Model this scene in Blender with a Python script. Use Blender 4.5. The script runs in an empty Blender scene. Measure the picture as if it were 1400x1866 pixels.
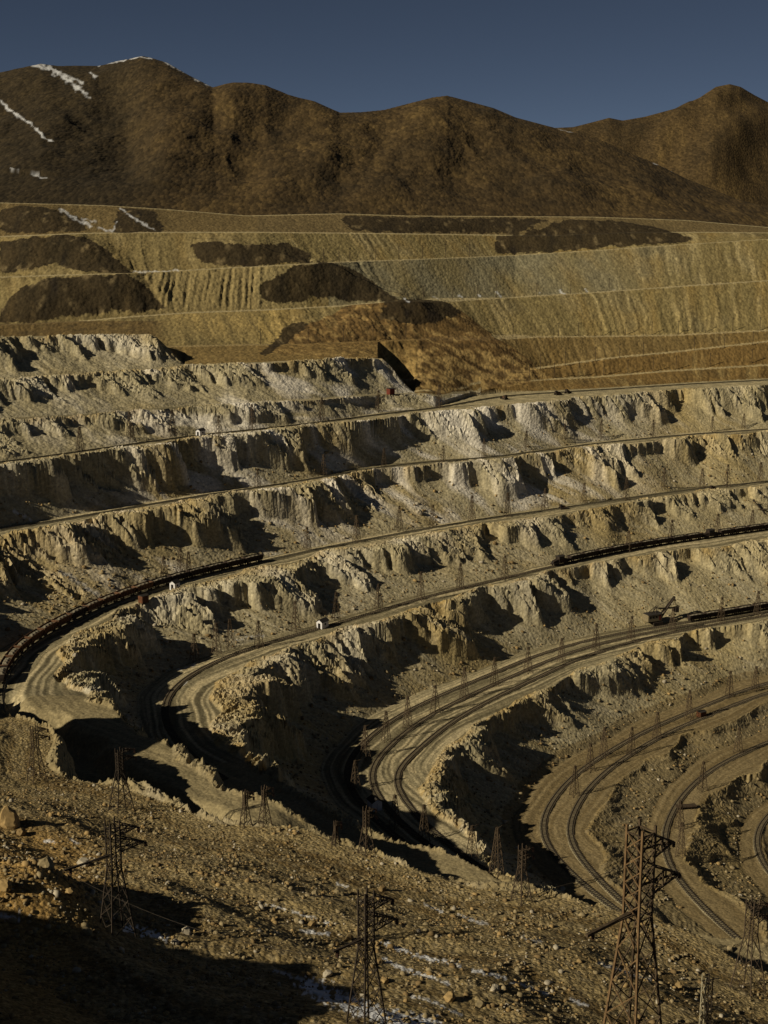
import bpy, math, random
import numpy as np
S = bpy.context.scene
COL = S.collection
random.seed(7)

# ------------------------------------------------------------------ camera, sky, sun, exposure
F = 2430.0                                   # focal length in pixels of the 1400 x 1866 photograph
PITCH = math.radians(12.37)
CP, SP = math.cos(PITCH), math.sin(PITCH)
cam = bpy.data.cameras.new('camera')
camo = bpy.data.objects.new('camera', cam); COL.objects.link(camo)
camo.location = (0, 0, 0); camo.rotation_euler = (math.pi/2 - PITCH, 0, 0)
cam.sensor_fit = 'VERTICAL'; cam.sensor_height = 24.0; cam.lens = 24.0*F/1866.0
cam.clip_start = 0.5; cam.clip_end = 20000
S.camera = camo

SUN_EL = math.radians(29.5)
SUN_AZ = math.radians(30.0)                  # light travels towards +x turned this much to +y
LDIR = np.array([math.cos(SUN_AZ)*math.cos(SUN_EL), math.sin(SUN_AZ)*math.cos(SUN_EL), -math.sin(SUN_EL)])
w = bpy.data.worlds.new('World'); S.world = w; w.use_nodes = True
nt = w.node_tree; nt.nodes.clear()
sky = nt.nodes.new('ShaderNodeTexSky'); sky.sky_type = 'NISHITA'; sky.sun_disc = False
sky.sun_elevation = SUN_EL
sky.sun_rotation = math.atan2(-LDIR[0], -LDIR[1])
sky.altitude = 2500; sky.air_density = 0.30; sky.dust_density = 0.5; sky.ozone_density = 0.3
bg = nt.nodes.new('ShaderNodeBackground'); bg.inputs['Strength'].default_value = 0.05
wo = nt.nodes.new('ShaderNodeOutputWorld')
hs = nt.nodes.new('ShaderNodeHueSaturation'); hs.inputs['Saturation'].default_value = .86; hs.inputs['Hue'].default_value = .495; hs.inputs['Value'].default_value = .68   # the film's dull slate sky
nt.links.new(sky.outputs[0], hs.inputs['Color']); nt.links.new(hs.outputs[0], bg.inputs['Color']); nt.links.new(bg.outputs[0], wo.inputs['Surface'])
sun = bpy.data.lights.new('sun', 'SUN'); sun.energy = 5.0; sun.angle = math.radians(0.5); sun.color = (1.0, 0.90, 0.68)
suno = bpy.data.objects.new('sun', sun); COL.objects.link(suno)
suno.rotation_euler = (math.pi/2 - SUN_EL, 0, math.atan2(LDIR[1], LDIR[0]) - math.pi/2)
S.view_settings.view_transform = 'Standard'; S.view_settings.look = 'None'
S.view_settings.gamma = 1.0; S.view_settings.use_curve_mapping = False
S.view_settings.exposure = -0.15
S.render.engine = 'CYCLES'
S.cycles.max_bounces = 3; S.cycles.diffuse_bounces = 2; S.cycles.glossy_bounces = 1

# ------------------------------------------------------------------ noise
def _perm(seed):
    r = np.random.RandomState(seed); p = r.permutation(512).astype(np.int32)
    return np.concatenate([p, p])
_P = {}
_G2 = np.array([(math.cos(k*math.pi/8), math.sin(k*math.pi/8)) for k in range(16)], np.float32)
def perlin(x, y, seed=0):
    if seed not in _P: _P[seed] = _perm(seed)
    P = _P[seed]
    x = np.asarray(x, np.float32); y = np.asarray(y, np.float32)
    xi = np.floor(x); yi = np.floor(y); fx = x-xi; fy = y-yi
    xi = xi.astype(np.int32) & 511; yi = yi.astype(np.int32) & 511
    u = fx*fx*fx*(fx*(fx*6-15)+10); v = fy*fy*fy*(fy*(fy*6-15)+10)
    def g(ix, iy, dx, dy):
        h = P[(P[ix & 511] + iy) & 1023] & 15
        return _G2[h, 0]*dx + _G2[h, 1]*dy
    a = g(xi, yi, fx, fy); b = g(xi+1, yi, fx-1, fy); c = g(xi, yi+1, fx, fy-1); d = g(xi+1, yi+1, fx-1, fy-1)
    return ((a+(b-a)*u) + ((c+(d-c)*u)-(a+(b-a)*u))*v)*1.5
def fbm(x, y, o=3, seed=0, gain=0.5):
    s = 0; k = 1.0; f = 1.0; n = 0
    for i in range(o):
        s = s + k*perlin(x*f+i*17.3, y*f+i*9.1, seed+i); n += k; k *= gain; f *= 2.03
    return s/n
def ridged(x, y, o=3, seed=0):
    s = 0; k = 1.0; f = 1.0; n = 0
    for i in range(o):
        s = s + k*(1-2*np.abs(perlin(x*f+i*7.7, y*f+i*3.1, seed+i))); n += k; k *= 0.5; f *= 2.1
    return s/n
def smooth(a, b, x):
    t = np.clip((x-a)/(b-a), 0, 1); return t*t*(3-2*t)
def mix(a, b, t): return a+(b-a)*t

# ------------------------------------------------------------------ survey of the photograph: sight lines and bench levels
def sight(u, v):
    A = (np.asarray(u, float)-700)/F; b = (933-np.asarray(v, float))/F
    dy = CP+b*SP
    return A/dy, -(-SP+b*CP)/dy               # x/y and -z/y along the sight line
def topix(x, y, z):
    d = y*CP - z*SP
    return 700+F*x/d, 933-F*(y*SP+z*CP)/d
def onlevel(pts, z):
    p = np.array(pts, float); a, t = sight(p[:, 0], p[:, 1]); yy = -z/t
    return np.stack([a*yy, yy], 1)
LV = dict(Y=-104., Z=-127., A=-152., B=-170., C=-196., D=-216.5, E=-222.5, F=-232.)
# key: (level, plan points before, traced photo points, plan points after)
CURVES = [
('F', 'crest', [(800, 0), (300, 275), (220, 345), (185, 375)], [(1500,1640),(1430,1590),(1395,1545),(1400,1510),(1440,1480),(1500,1450),(1700,1370)]),
('F', 'toe', [(800, -10), (300, 262), (210, 328), (165, 370)], [(1500,1720),(1440,1670),(1400,1637),(1361,1591),(1345,1550),(1346,1525),(1364,1486),(1400,1454),(1700,1320)]),
('E', 'crest', [(800, -30), (300, 248), (200, 308), (150, 345)], [(1440,1760),(1370,1690),(1304,1634),(1275,1598),(1246,1565),(1240,1532),(1252,1495),(1290,1452),(1340,1412),(1400,1382),(1700,1270)]),
('E', 'toe', [(800, -40), (300, 240), (200, 295), (140, 335)], [(1380,1790),(1289,1700),(1225,1640),(1186,1600),(1172,1560),(1174,1521),(1188,1480),(1209,1440),(1245,1400),(1311,1366),(1400,1327),(1700,1246)]),
('D', 'crest', [(800, -48), (300, 232), (160, 318), (110, 351)], [(1230,1720),(1170,1655),(1130,1605),(1100,1565),(1085,1530),(1088,1500),(1096,1471),(1118,1436),(1155,1400),(1221,1355),(1293,1322),(1400,1280),(1700,1190)]),
('D', 'toe', [(800, -58), (300, 222), (150, 313), (90, 360)], [(1080,1655),(1025,1620),(982,1585),(946,1557),(925,1525),(926,1500),(939,1475),(971,1436),(1007,1400),(1071,1365),(1150,1321),(1257,1279),(1329,1246),(1400,1229),(1700,1150)]),
('C', 'crest', [(800, -85), (300, 196), (140, 295), (80, 332)], [(990,1640),(926,1603),(889,1572),(851,1535),(803,1498),(773,1465),(755,1436),(775,1405),(810,1375),(837,1347),(878,1313),(930,1283),(971,1258),(1025,1236),(1082,1205),(1203,1166),(1293,1145),(1400,1127),(1700,1073)]),
('C', 'toe', [(800, -100), (300, 180), (130, 286), (60, 336), (30, 360)], [(720,1560),(655,1500),(615,1468),(590,1435),(580,1410),(590,1375),(642,1327),(690,1295),(769,1262),(844,1234),(900,1211),(971,1182),(1078,1156),(1186,1138),(1257,1131),(1400,1106),(1700,1055)]),
('B', 'crest', [(800, -125), (300, 155), (120, 267), (30, 325)], [(660,1525),(597,1491),(536,1455),(484,1423),(440,1390),(401,1351),(387,1326),(380,1296),(385,1268),(405,1243),(428,1222),(450,1202),(553,1174),(673,1136),(759,1110),(827,1088),(930,1060),(1007,1043),(1150,1015),(1293,997),(1400,982),(1700,944)]),
('B', 'toe', [(800, -138), (300, 142), (120, 254), (20, 320), (-30, 355)], [(340,1410),(308,1390),(281,1367),(255,1335),(243,1305),(246,1275),(268,1248),(300,1228),(340,1212),(374,1198),(429,1178),(480,1162),(577,1139),(690,1105),(793,1076),(900,1055),(1000,1028),(1150,994),(1293,972),(1400,957),(1700,915)]),
('A', 'crest', [(800, -155), (300, 122), (120, 232), (20, 286), (-20, 308)], [(380,1428),(343,1400),(302,1370),(262,1345),(232,1308),(189,1293),(150,1279),(125,1250),(103,1227),(110,1205),(134,1162),(170,1146),(211,1117),(274,1095),(343,1070),(480,1037),(600,1006),(690,990),(793,968),(900,953),(1043,935),(1186,910),(1293,896),(1400,884),(1700,853)]),
('A', 'toe', [(800, -210), (300, 70), (68, 226), (49, 242), (8, 260), (-20, 282), (-50, 302), (-72, 322), (-98, 345), (-117, 362), (-132, 390), (-140, 420), (-141, 450)], [(34,1160),(93,1137),(137,1113),(240,1075),(343,1047),(480,1017),(600,992),(690,976),(793,957),(900,939),(1007,923),(1150,905),(1257,889),(1400,875),(1700,845)]),
('Z', 'crest', None, [(100,957),(200,941),(300,922),(400,905),(480,893),(560,880),(690,857),(793,846),(900,838),(1078,815),(1257,796),(1400,786),(1700,768)]),
('Z', 'toe', [(800, -250), (300, 30), (66, 185), (-80, 270), (-120, 320), (-160, 350), (-190, 385), (-208, 430), (-204, 480), (-185, 525)], [(0,960),(100,945),(200,928),(300,910),(400,895),(480,884),(560,872),(690,847),(793,838),(900,832),(1078,805),(1257,789),(1400,780),(1700,762)]),
('Y', 'crest', [(800, -280), (300, 0), (60, 160), (-90, 250), (-140, 300), (-190, 345), (-222, 385), (-240, 430), (-232, 480), (-210, 525)], [(0,850),(360,800),(450,789),(587,776),(690,762),(793,752),(930,738),(1007,730),(1114,721),(1257,709),(1400,701),(1700,686)]),
]
Z_NEAR = [(-40,1290),(0,1303),(34,1310),(70,1318),(93,1330),(97,1352),(92,1370),(76,1386),(99,1410),(137,1427),(171,1424),(206,1429),(232,1437),(261,1452),(319,1463),(343,1481),(374,1500),(429,1509),(459,1506),(501,1508),(553,1505),(587,1524),(615,1538),(656,1551),(690,1558),(724,1574),(752,1586),(779,1590),(820,1600),(858,1628),(895,1623),(964,1623),(1007,1634),(1071,1645),(1121,1659),(1186,1670),(1239,1687),(1289,1706),(1311,1738),(1350,1755),(1400,1773),(1600,1850)]
def resample(p, step):
    d = np.r_[0, np.cumsum(np.hypot(*np.diff(p, axis=0).T))]
    n = max(2, int(d[-1]/step))
    q = np.linspace(0, d[-1], n)
    return np.stack([np.interp(q, d, p[:, 0]), np.interp(q, d, p[:, 1])], 1)
def soften(p, it=2):
    for _ in range(it):
        q = p.copy(); q[1:-1] = .25*p[:-2]+.5*p[1:-1]+.25*p[2:]; p = q
    return p
PLAN = {}
ORDER = []
for lv, kind, pre, tr in CURVES:
    z = LV[lv]
    tp = onlevel(tr, z)
    if lv+kind == 'Acrest': tp[:7] = onlevel(tr[:7], z+7)          # the near end of this bench is a raised causeway
    if pre is None:
        nz = onlevel(Z_NEAR, z)[::-1]
        pre = [(800, -230), (300, 50)] + [tuple(q) for q in nz] + [(-130, 350), (-165, 385), (-185, 430), (-183, 480), (-172, 525)]
    e = tp[-1] + (tp[-1]-tp[-2])/np.hypot(*(tp[-1]-tp[-2]))*450
    full = np.vstack([np.array(pre, float), tp, e[None]])
    PLAN[lv+kind] = soften(resample(full, 5.0), 2 if pre is not None and lv+kind != 'Zcrest' else 1)
    ORDER.append((lv+kind, z))

# signed distance and arc length of every bench line on a plan grid
GX0, GY0, GD = -345.0, 50.0, 3.0
GNX, GNY = 300, 312
gx = GX0+GD*np.arange(GNX); gy = GY0+GD*np.arange(GNY)
GXX, GYY = np.meshgrid(gx, gy)
def sdf(poly):
    P0 = poly[:-1]; P1 = poly[1:]
    keep = (np.minimum(P0[:, 0], P1[:, 0]) < 620)
    L = np.r_[0, np.cumsum(np.hypot(*(P1-P0).T))]
    P0k, P1k, Lk = P0[keep], P1[keep], L[:-1][keep]
    px = GXX.ravel().astype(np.float32); py = GYY.ravel().astype(np.float32)
    best = np.full(px.shape, 1e9, np.float32); arc = np.zeros(px.shape, np.float32)
    for (x0, y0), (x1, y1), l0 in zip(P0k, P1k, Lk):
        dx, dy = x1-x0, y1-y0; ll = dx*dx+dy*dy
        t = np.clip(((px-x0)*dx+(py-y0)*dy)/ll, 0, 1)
        d = (px-x0-t*dx)**2+(py-y0-t*dy)**2
        m = d < best
        best[m] = d[m]; arc[m] = l0+t[m]*math.sqrt(ll)
    d = np.sqrt(best)
    closed = np.vstack([poly, [[2500, poly[-1, 1]], [2500, poly[0, 1]]]])
    Q0 = closed; Q1 = np.roll(closed, -1, 0)
    ins = np.zeros((GNY, GNX), bool)
    for j in range(GNY):
        y = gy[j]
        c = ((Q0[:, 1] > y) != (Q1[:, 1] > y))
        xs = Q0[c, 0]+(y-Q0[c, 1])/(Q1[c, 1]-Q0[c, 1])*(Q1[c, 0]-Q0[c, 0])
        ins[j] = (np.searchsorted(np.sort(xs), gx) % 2) == 1
    return np.where(ins, -d.reshape(GNY, GNX), d.reshape(GNY, GNX)).astype(np.float32), arc.reshape(GNY, GNX)
SDF = {}
ARC = {}
for nm, _ in ORDER: SDF[nm], ARC[nm] = sdf(PLAN[nm])
def gsample(g, x, y):
    fx = np.clip((x-GX0)/GD, 0, GNX-1.001); fy = np.clip((y-GY0)/GD, 0, GNY-1.001)
    ix = fx.astype(np.int32); iy = fy.astype(np.int32); fx = fx-ix; fy = fy-iy
    return (g[iy, ix]*(1-fx)+g[iy, ix+1]*fx)*(1-fy)+(g[iy+1, ix]*(1-fx)+g[iy+1, ix+1]*fx)*fy

# ------------------------------------------------------------------ the terraces and mountains beyond the pit, line by line
def keyed(pts):
    p = np.array(pts, float); a, t = sight(p[:, 0], p[:, 1]); o = np.argsort(a); return a[o], t[o]
def udist(pts):
    p = np.array(pts, float); a = (p[:, 0]-700)/F/CP; return a, p[:, 1]
YTOE = keyed([(-250,868),(0,842),(360,791),(450,784),(587,768),(690,753),(793,742),(860,722),(900,717),(1078,708),(1257,697),(1400,690),(1700,674)])
WL = keyed([(-250,772),(0,765),(160,757),(308,744),(450,735),(553,730),(656,722),(755,718),(830,719),(875,721)])
WO = udist([(-250,34),(0,30),(450,14),(656,12),(755,14),(860,5)])
XL = keyed([(-250,702),(0,693),(160,683),(340,668),(450,663),(553,658),(656,652),(697,653),(712,667),(724,683),(740,702),(755,716)])
XO = udist([(-250,30),(340,30),(480,28),(690,26),(724,18),(755,5)])
VL = keyed([(-250,622),(0,616),(100,614),(200,612),(270,611),(285,616),(310,640),(325,656),(338,666)])
VO = udist([(-250,30),(270,30),(310,16),(338,4)])
LINES = [  # name, photo line, distance line
('L2', keyed([(690,716),(742,715),(790,711),(835,706),(900,696),(1078,689),(1221,677),(1400,666),(1700,650)]), udist([(690,730),(740,755),(830,790),(900,821),(930,832),(1078,858),(1221,880),(1400,905),(1700,940)])),
('L3', keyed([(690,694),(748,690),(930,678),(1007,668),(1114,653),(1221,643),(1400,623),(1700,600)]), udist([(690,770),(790,795),(900,836),(1007,864),(1114,883),(1221,901),(1400,927),(1700,965)])),
('L4', keyed([(-250,636),(283,633),(345,632),(480,629),(621,623),(759,617),(930,615),(1078,614),(1221,612),(1400,603),(1700,585)]), udist([(-250,715),(0,728),(283,738),(345,745),(480,770),(621,805),(759,840),(930,882),(1078,907),(1400,942),(1700,980)])),
('L5', keyed([(-250,600),(0,593),(137,587),(240,578),(343,571),(480,566),(621,558),(731,547),(793,548),(930,543),(1078,534),(1257,521),(1400,512),(1700,490)]), udist([(-250,730),(0,755),(240,785),(480,820),(731,875),(930,930),(1078,952),(1400,990),(1700,1030)])),
('L6', keyed([(-250,515),(0,506),(103,501),(240,497),(326,494),(480,485),(580,479),(759,473),(930,466),(1078,457),(1257,445),(1400,436),(1700,418)]), udist([(-250,780),(0,805),(240,828),(480,858),(759,928),(930,985),(1078,1000),(1400,1035),(1700,1070)])),
('L7', keyed([(-250,440),(0,432),(144,426),(291,424),(480,424),(690,426),(899,429),(1000,430),(1150,424),(1290,424),(1400,425),(1700,410)]), udist([(-250,830),(0,855),(240,872),(480,900),(759,970),(899,1015),(1000,1030),(1400,1070),(1700,1100)])),
('L8', keyed([(-250,368),(0,370),(190,375),(300,382),(450,394),(621,390),(741,394),(930,395),(1078,396),(1250,402),(1400,415),(1700,400)]), udist([(-250,880),(0,905),(480,960),(930,1060),(1400,1115),(1700,1150)])),
('R1', keyed([(-300,175),(-100,145),(0,132),(30,125),(75,116),(105,120),(180,119),(215,111),(260,102),(275,105),(305,114),(345,137),(388,159),(410,153),(425,150),(450,150),(485,155),(525,172),(575,185),(620,205),(660,204),(700,200),(750,187),(790,177),(815,174),(845,182),(900,197),(940,214),(1000,230),(1045,241),(1100,257),(1150,280),(1200,300),(1250,325),(1300,345),(1350,367),(1400,387),(1500,396),(1700,385)]), udist([(-300,1400),(0,1400),(260,1430),(388,1340),(430,1320),(620,1330),(815,1390),(1000,1390),(1200,1340),(1400,1290),(1700,1260)])),
]
R2 = keyed([(-300,260),(0,240),(388,235),(620,260),(900,240),(1000,233),(1045,231),(1080,222),(1110,214),(1135,219),(1175,212),(1230,197),(1275,177),(1305,157),(1330,152),(1350,157),(1375,172),(1400,185),(1500,205),(1700,190)])
SEG = ['wface', 'wbench', 'xface', 'xbench', 'vface', 'vbench', 'L2', 'L3', 'L4', 'L5', 'L6', 'L7', 'L8', 'R1', 'back', 'R2', 'end']
def far_column(a):
    """break points (distance, height, zone id of the stretch that ENDS here) for one bearing"""
    Y = 104.0/np.interp(a, *YTOE); pts = [(Y, -104.0, 'ybench')]
    cur = Y
    if a < WL[0][-1]:
        t = np.interp(a, *WL); y = Y+np.interp(a, *WO); pts += [(y, -t*y, 'wface'), (y+min(5, y-Y), -t*y, 'wbench')]; cur = y+min(5, y-Y)
        if a < XL[0][-1]:
            t = np.interp(a, *XL); y = cur+np.interp(a, *XO); pts += [(y, -t*y, 'xface'), (y+6, -t*y, 'xbench')]; cur = y+6
            if a < VL[0][-1]:
                t = np.interp(a, *VL); y = cur+np.interp(a, *VO); pts += [(y, -t*y, 'vface'), (y+8, -t*y, 'vbench')]; cur = y+8
    for nm, k, d in LINES:
        if a < k[0][0]: continue
        t = np.interp(a, *k); y = max(np.interp(a, *d), cur+4); z = -t*y
        if nm == 'R1':
            y0, z0 = cur, pts[-1][1]
            for f, h in ((.3, .24), (.6, .55), (.85, .86)):
                pts.append((mix(y0, y, f), mix(z0, z, h), 'R1'))
        pts.append((y, z, nm)); cur = y
        if nm in ('L2', 'L3', 'L4', 'L5', 'L6'): pts.append((y+7, z+.1, nm+'b')); cur = y+7
        if nm in ('L7', 'L8'): pts.append((y+12, z+.4, nm+'b')); cur = y+12
    yr, zr = pts[-1][0], pts[-1][1]
    t2 = np.interp(a, *R2)
    pts += [(yr+220, zr-70, 'back'), (2000, min(zr-60, -t2*2400-70), 'R2'), (2400, -t2*2400, 'R2'), (2900, -t2*2400-160, 'end'), (6000, -160, 'end')]
    return pts
ZN = ['ybench', 'wface', 'wbench', 'xface', 'xbench', 'vface', 'vbench', 'L2', 'L2b', 'L3', 'L3b', 'L4', 'L4b', 'L5', 'L5b', 'L6', 'L6b', 'L7', 'L7b', 'L8', 'L8b', 'R1', 'back', 'R2', 'end']
ZI = {n: 40+i for i, n in enumerate(ZN)}

# ------------------------------------------------------------------ the sheet of ground, finer where the camera looks
acol = np.r_[-1.7+np.linspace(0, 1, 46, endpoint=False)**.55*(1.7-.345), np.linspace(-.345, .345, 722), .345+np.linspace(0, 1, 24)[1:]**1.6*.5]
def seg(a, b, s): return np.arange(a, b, s)
yrow = np.r_[seg(8, 90, 3.0), seg(90, 150, .55), seg(150, 300, .62), seg(300, 345, .9), seg(345, 880, .72), seg(880, 1130, 1.1), seg(1130, 1420, 2.6), seg(1420, 1460, 8), seg(1460, 2500, 14), seg(2500, 6001, 250)]
AA, YY = np.meshgrid(acol.astype(np.float32), yrow.astype(np.float32))
NR, NC = AA.shape
XX = AA*YY
print('ground grid', NR, NC)

POLYS = {}
def inpoly(u, v, pts):
    p = np.array(pts, float); q = np.roll(p, -1, 0)
    lo = p.min(0); hi = p.max(0)
    out = np.zeros(u.shape, bool)
    m = (u > lo[0]) & (u < hi[0]) & (v > lo[1]) & (v < hi[1])
    uu, vv = u[m], v[m]; c = np.zeros(uu.shape, bool)
    for (x0, y0), (x1, y1) in zip(p, q):
        if y0 == y1: continue
        k = ((y0 > vv) != (y1 > vv)) & (uu < (x1-x0)*(vv-y0)/(y1-y0)+x0)
        c ^= k
    out[m] = c
    return out
def near_line(u, v, pts, wdt):
    """1 on the traced line, 0 wdt away"""
    best = np.full(u.shape, 1e9, np.float32)
    p = np.array(pts, float)
    for (x0, y0), (x1, y1) in zip(p[:-1], p[1:]):
        lo = (min(x0, x1)-3*wdt, min(y0, y1)-3*wdt); hi = (max(x0, x1)+3*wdt, max(y0, y1)+3*wdt)
        m = (u > lo[0]) & (u < hi[0]) & (v > lo[1]) & (v < hi[1])
        uu, vv = u[m], v[m]; dx, dy = x1-x0, y1-y0
        t = np.clip(((uu-x0)*dx+(vv-y0)*dy)/(dx*dx+dy*dy), 0, 1)
        best[m] = np.minimum(best[m], np.hypot(uu-x0-t*dx, vv-y0-t*dy))
    return best

def face_profile(s, t, h, W, z0, xm, ym, w3m, j):
    """a blasted face: scree at the foot, ribbed cliff above; joints of the rock lean along the bench"""
    s = s-24*(1-t)+2.0*w3m
    lft = smooth(90, -50, xm)*smooth(720, 580, ym)
    lf = 1+.95*lft
    o_ = j*5.1
    rib = .34*ridged(s/24, t*.5+o_, 2, 51)+.34*ridged(s/8, t*.5+o_, 3, 53)+.32*ridged(s/2.9, t*.7+o_, 3, 57)
    big = fbm(s/46, t*.3+j*3.3, 3, 55)
    tt = np.clip(.62+.85*fbm(s/30, j*2.7+0*s, 2, 61)+.38*fbm(s/8, j*1.7+0*s, 3, 63)+.10*rib, .14, .97)
    tt = np.clip(tt-.13*lft, .14, .97)
    zt = tt*.80
    cl = smooth(-.07, .05, t-tt)
    lf = lf*(.3+.7*smooth(330, 430, ym))*(1+.5*smooth(612, 640, ym)*smooth(60, 0, xm)*(h < 19))
    te = t+cl*lf*(.27*rib+.34*big)*np.minimum(1, 9*(1-t)+.25)*np.clip(h/20, .3, 1)*np.clip(30/W, .5, 1.2)
    te = np.clip(te, 0, 1)
    lowp = zt*(np.minimum(te, tt)/tt)**1.10
    hip = zt+(1-zt)*np.clip((te-tt)/(1-tt), 0, 1)**1.15
    zz = z0+h*np.where(te < tt, lowp, hip)
    crag = ridged(s/4.2, t*2.0+o_, 3, 71)+.55*ridged(xm/2.0, ym/2.0+zz*.6, 2, 73)
    zz = zz + cl*1.15*lf**.5*crag*smooth(0, .08, t)*smooth(0, .06, 1-t)*np.clip(h/18, .3, 1)
    zz = zz + (1-cl)*(.62*ridged(s/5.5, t*.3+j, 4, 75)+.22*fbm(xm/1.4, ym/1.4, 2, 78))*smooth(0, .1, t)
    return zz, cl

def pit_height(x, y, fine=True):
    """height, zone, face fraction for points of the pit and of the near slope; zone: 0..14 band, 20 near slope, 30 beyond"""
    w1 = fbm(x/33, y/33, 2, 11); w2 = fbm(x/33+50, y/33+9, 2, 21)
    w3 = perlin(x/5.5, y/5.5, 31); w4 = perlin(x/5.5+20, y/5.5, 35)
    sz0 = gsample(SDF['Zcrest'], x, y)
    nearw = 1-smooth(380, 470, y)
    onnear = smooth(-25, -5, sz0)*nearw
    k = 1-.85*onnear
    wx = x+k*(8*w1+.7*w3); wy = y+k*(8*w2+.7*w4)
    tx = x+k*2.2*w1; ty = y+k*2.2*w2                                # toes follow their survey line closely
    sd = [gsample(SDF[n], tx if n.endswith('toe') else wx, ty if n.endswith('toe') else wy) for n, _ in ORDER]
    cnt = np.zeros(x.shape, np.int32)
    for s in sd: cnt += (s > 0)
    cnt = np.minimum(cnt, len(ORDER))
    z = np.zeros(x.shape, np.float32); fr = np.zeros(x.shape, np.float32); arc = np.zeros(x.shape, np.float32); talus = np.zeros(x.shape, np.float32); dto = np.zeros(x.shape, np.float32)
    m = cnt == 0
    z[m] = LV['F'] - np.minimum(9, .6*(-sd[0][m]))
    for j in range(1, len(ORDER)):
        m = cnt == j
        if not m.any(): continue
        z0, z1 = ORDER[j-1][1], ORDER[j][1]
        d0 = sd[j-1][m]; d1 = -sd[j][m]; t = d0/(d0+d1+1e-6)
        s = gsample(ARC[ORDER[j][0]], wx[m], wy[m]); arc[m] = s
        xm, ym = x[m], y[m]
        if z0 == z1:
            zz = z0 + .30*fbm(s/40, d1/3.2+j*7, 3, 41)*smooth(0, 4, d0)*smooth(0, 3, d1)
            zz = zz + .25*fbm(xm/4, ym/4, 2, 44)
            if ORDER[j][0] == 'Atoe': zz = zz + 7*smooth(17, 10, d0)*smooth(425, 385, ym)*smooth(-10, -30, xm)
            z[m] = zz; fr[m] = t; dto[m] = d1
        else:
            W = d0+d1; h = z1-z0
            zz, cl = face_profile(s, t, h, W, z0, xm, ym, w3[m], j)
            if ORDER[j][0] == 'Acrest': zz = zz + 7*np.clip((zz-z0)/h, 0, 1)*smooth(425, 385, ym)*smooth(-10, -30, xm)
            z[m] = zz; fr[m] = t; talus[m] = 1-cl
    out = cnt >= 13
    # near slope, measured by the distance behind the rim
    d = np.maximum(sd[12], 0)
    pn = np.interp(d, [0, 10, 40, 89, 120, 150, 190, 215, 300], [0, 1.2, 11.5, 28, 38, 47, 58, 64, 84])
    s = .867*x-.5*y
    terr = .55*np.sin(d/4.4+1.6*fbm(s/55, d/40, 2, 81))*smooth(6, 22, d)+1.0*fbm(s/38, d/11, 3, 83)*smooth(3, 25, d)
    rock = (.34*fbm(x/5.2, y/5.2, 3, 85)+.16*np.maximum(0, perlin(x/1.7, y/1.7, 88))+.16*perlin(x/.8, y/.8, 89))*smooth(0, 6, d)
    zn = -127+pn+terr+rock
    def bump(cx, cy, sx, sy, rot, hgt, p=1.0):
        c, sn = math.cos(rot), math.sin(rot); qx = ((x-cx)*c+(y-cy)*sn)/sx; qy = (-(x-cx)*sn+(y-cy)*c)/sy
        return hgt*np.exp(-(qx*qx+qy*qy)**p)
    zn = zn + bump(-150, 320, 20, 24, 0, 30)                        # unseen shoulder of the left hill, added to shade the hollow
    zn = zn + bump(0, -6, 30, 30, 0, 62)                            # the spur the camera stands on
    kn = np.zeros_like(zn)
    for b in NEARB: kn = np.maximum(kn, bump(*b))
    zn = zn + kn*(1+.12*fbm(x/6, y/6, 3, 91))
    nm = out & (nearw > 0)
    zone = cnt.copy()
    return z, zn, nearw, cnt, zone, fr, arc, talus, sd, dto
NEARB = [(-89, 122, 44, 17, -.62, 26.5, 1.3), (-59, 183, 17, 15, -.4, 6.5, 1.8)]  # first: unseen ridge shaped to shade the lower left; second: orange mound

X = XX.ravel(); Yv = YY.ravel()
pm = Yv < 960
zp, zn, nearw, cnt, zone_p, fr_p, arc_p, tal_p, sd_p, dto_p = pit_height(X[pm], Yv[pm])

# far side, column by column
ZF = np.zeros((NR, NC), np.float32); ZONF = np.zeros((NR, NC), np.int16); FRF = np.zeros((NR, NC), np.float32); Z0F = np.zeros((NR, NC), np.float32); HF = np.zeros((NR, NC), np.float32); WF = np.ones((NR, NC), np.float32)
STR = (.78*XX+.62*YY)                        # coordinate along the strike of the far slopes
lam = np.interp(AA, [-.32, -.2, -.08, .02, .1, .2, .3], [.05, .02, .25, .5, .5, .22, .06])
def streak(zid): return XX+(lam-AA)*(YY-930)+37.0*zid
wf = np.zeros_like(XX)
wl = 7.0*fbm(XX/40, YY/40, 3, 108)
mtn = smooth(1000, 1150, YY)
yend = np.zeros(NC, np.float32)
FARC = [far_column(float(a)) for a in acol]
def far_eval(shift):
    for c in range(NC):
        p = FARC[c]
        ys = np.array([q[0] for q in p]); zs = np.array([q[1] for q in p]); ids = np.array([ZI[q[2]] for q in p]+[ZI['end']])
        yy = yrow+shift[:, c]
        yend[c] = ys[0]
        ZF[:, c] = np.interp(yy, ys, zs)
        i = np.searchsorted(ys, yy); ZONF[:, c] = ids[i]
        y0 = ys[np.clip(i-1, 0, len(ys)-1)]; y1 = ys[np.clip(i, 0, len(ys)-1)]
        zs1 = zs[np.clip(i, 0, len(ys)-1)]; Z0F[:, c] = zs[np.clip(i-1, 0, len(ys)-1)]; HF[:, c] = zs1-Z0F[:, c]; WF[:, c] = np.maximum(y1-y0, 1)
        FRF[:, c] = np.clip((yy-y0)/np.maximum(y1-y0, .01), 0, 1)
far_eval(np.zeros((NR, NC), np.float32))
Q = streak(ZONF.astype(np.float32)) + 3*fbm(XX/25, YY/25, 2, 100)
wf = (1.6*fbm(Q/10, YY/150, 4, 101)+.9*ridged(Q/5.5, YY/200, 3, 105))*np.clip(.45+1.5*fbm(XX/60, YY/60, 2, 107), .1, 1.3)
U, V = topix(XX, YY, ZF)
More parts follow.
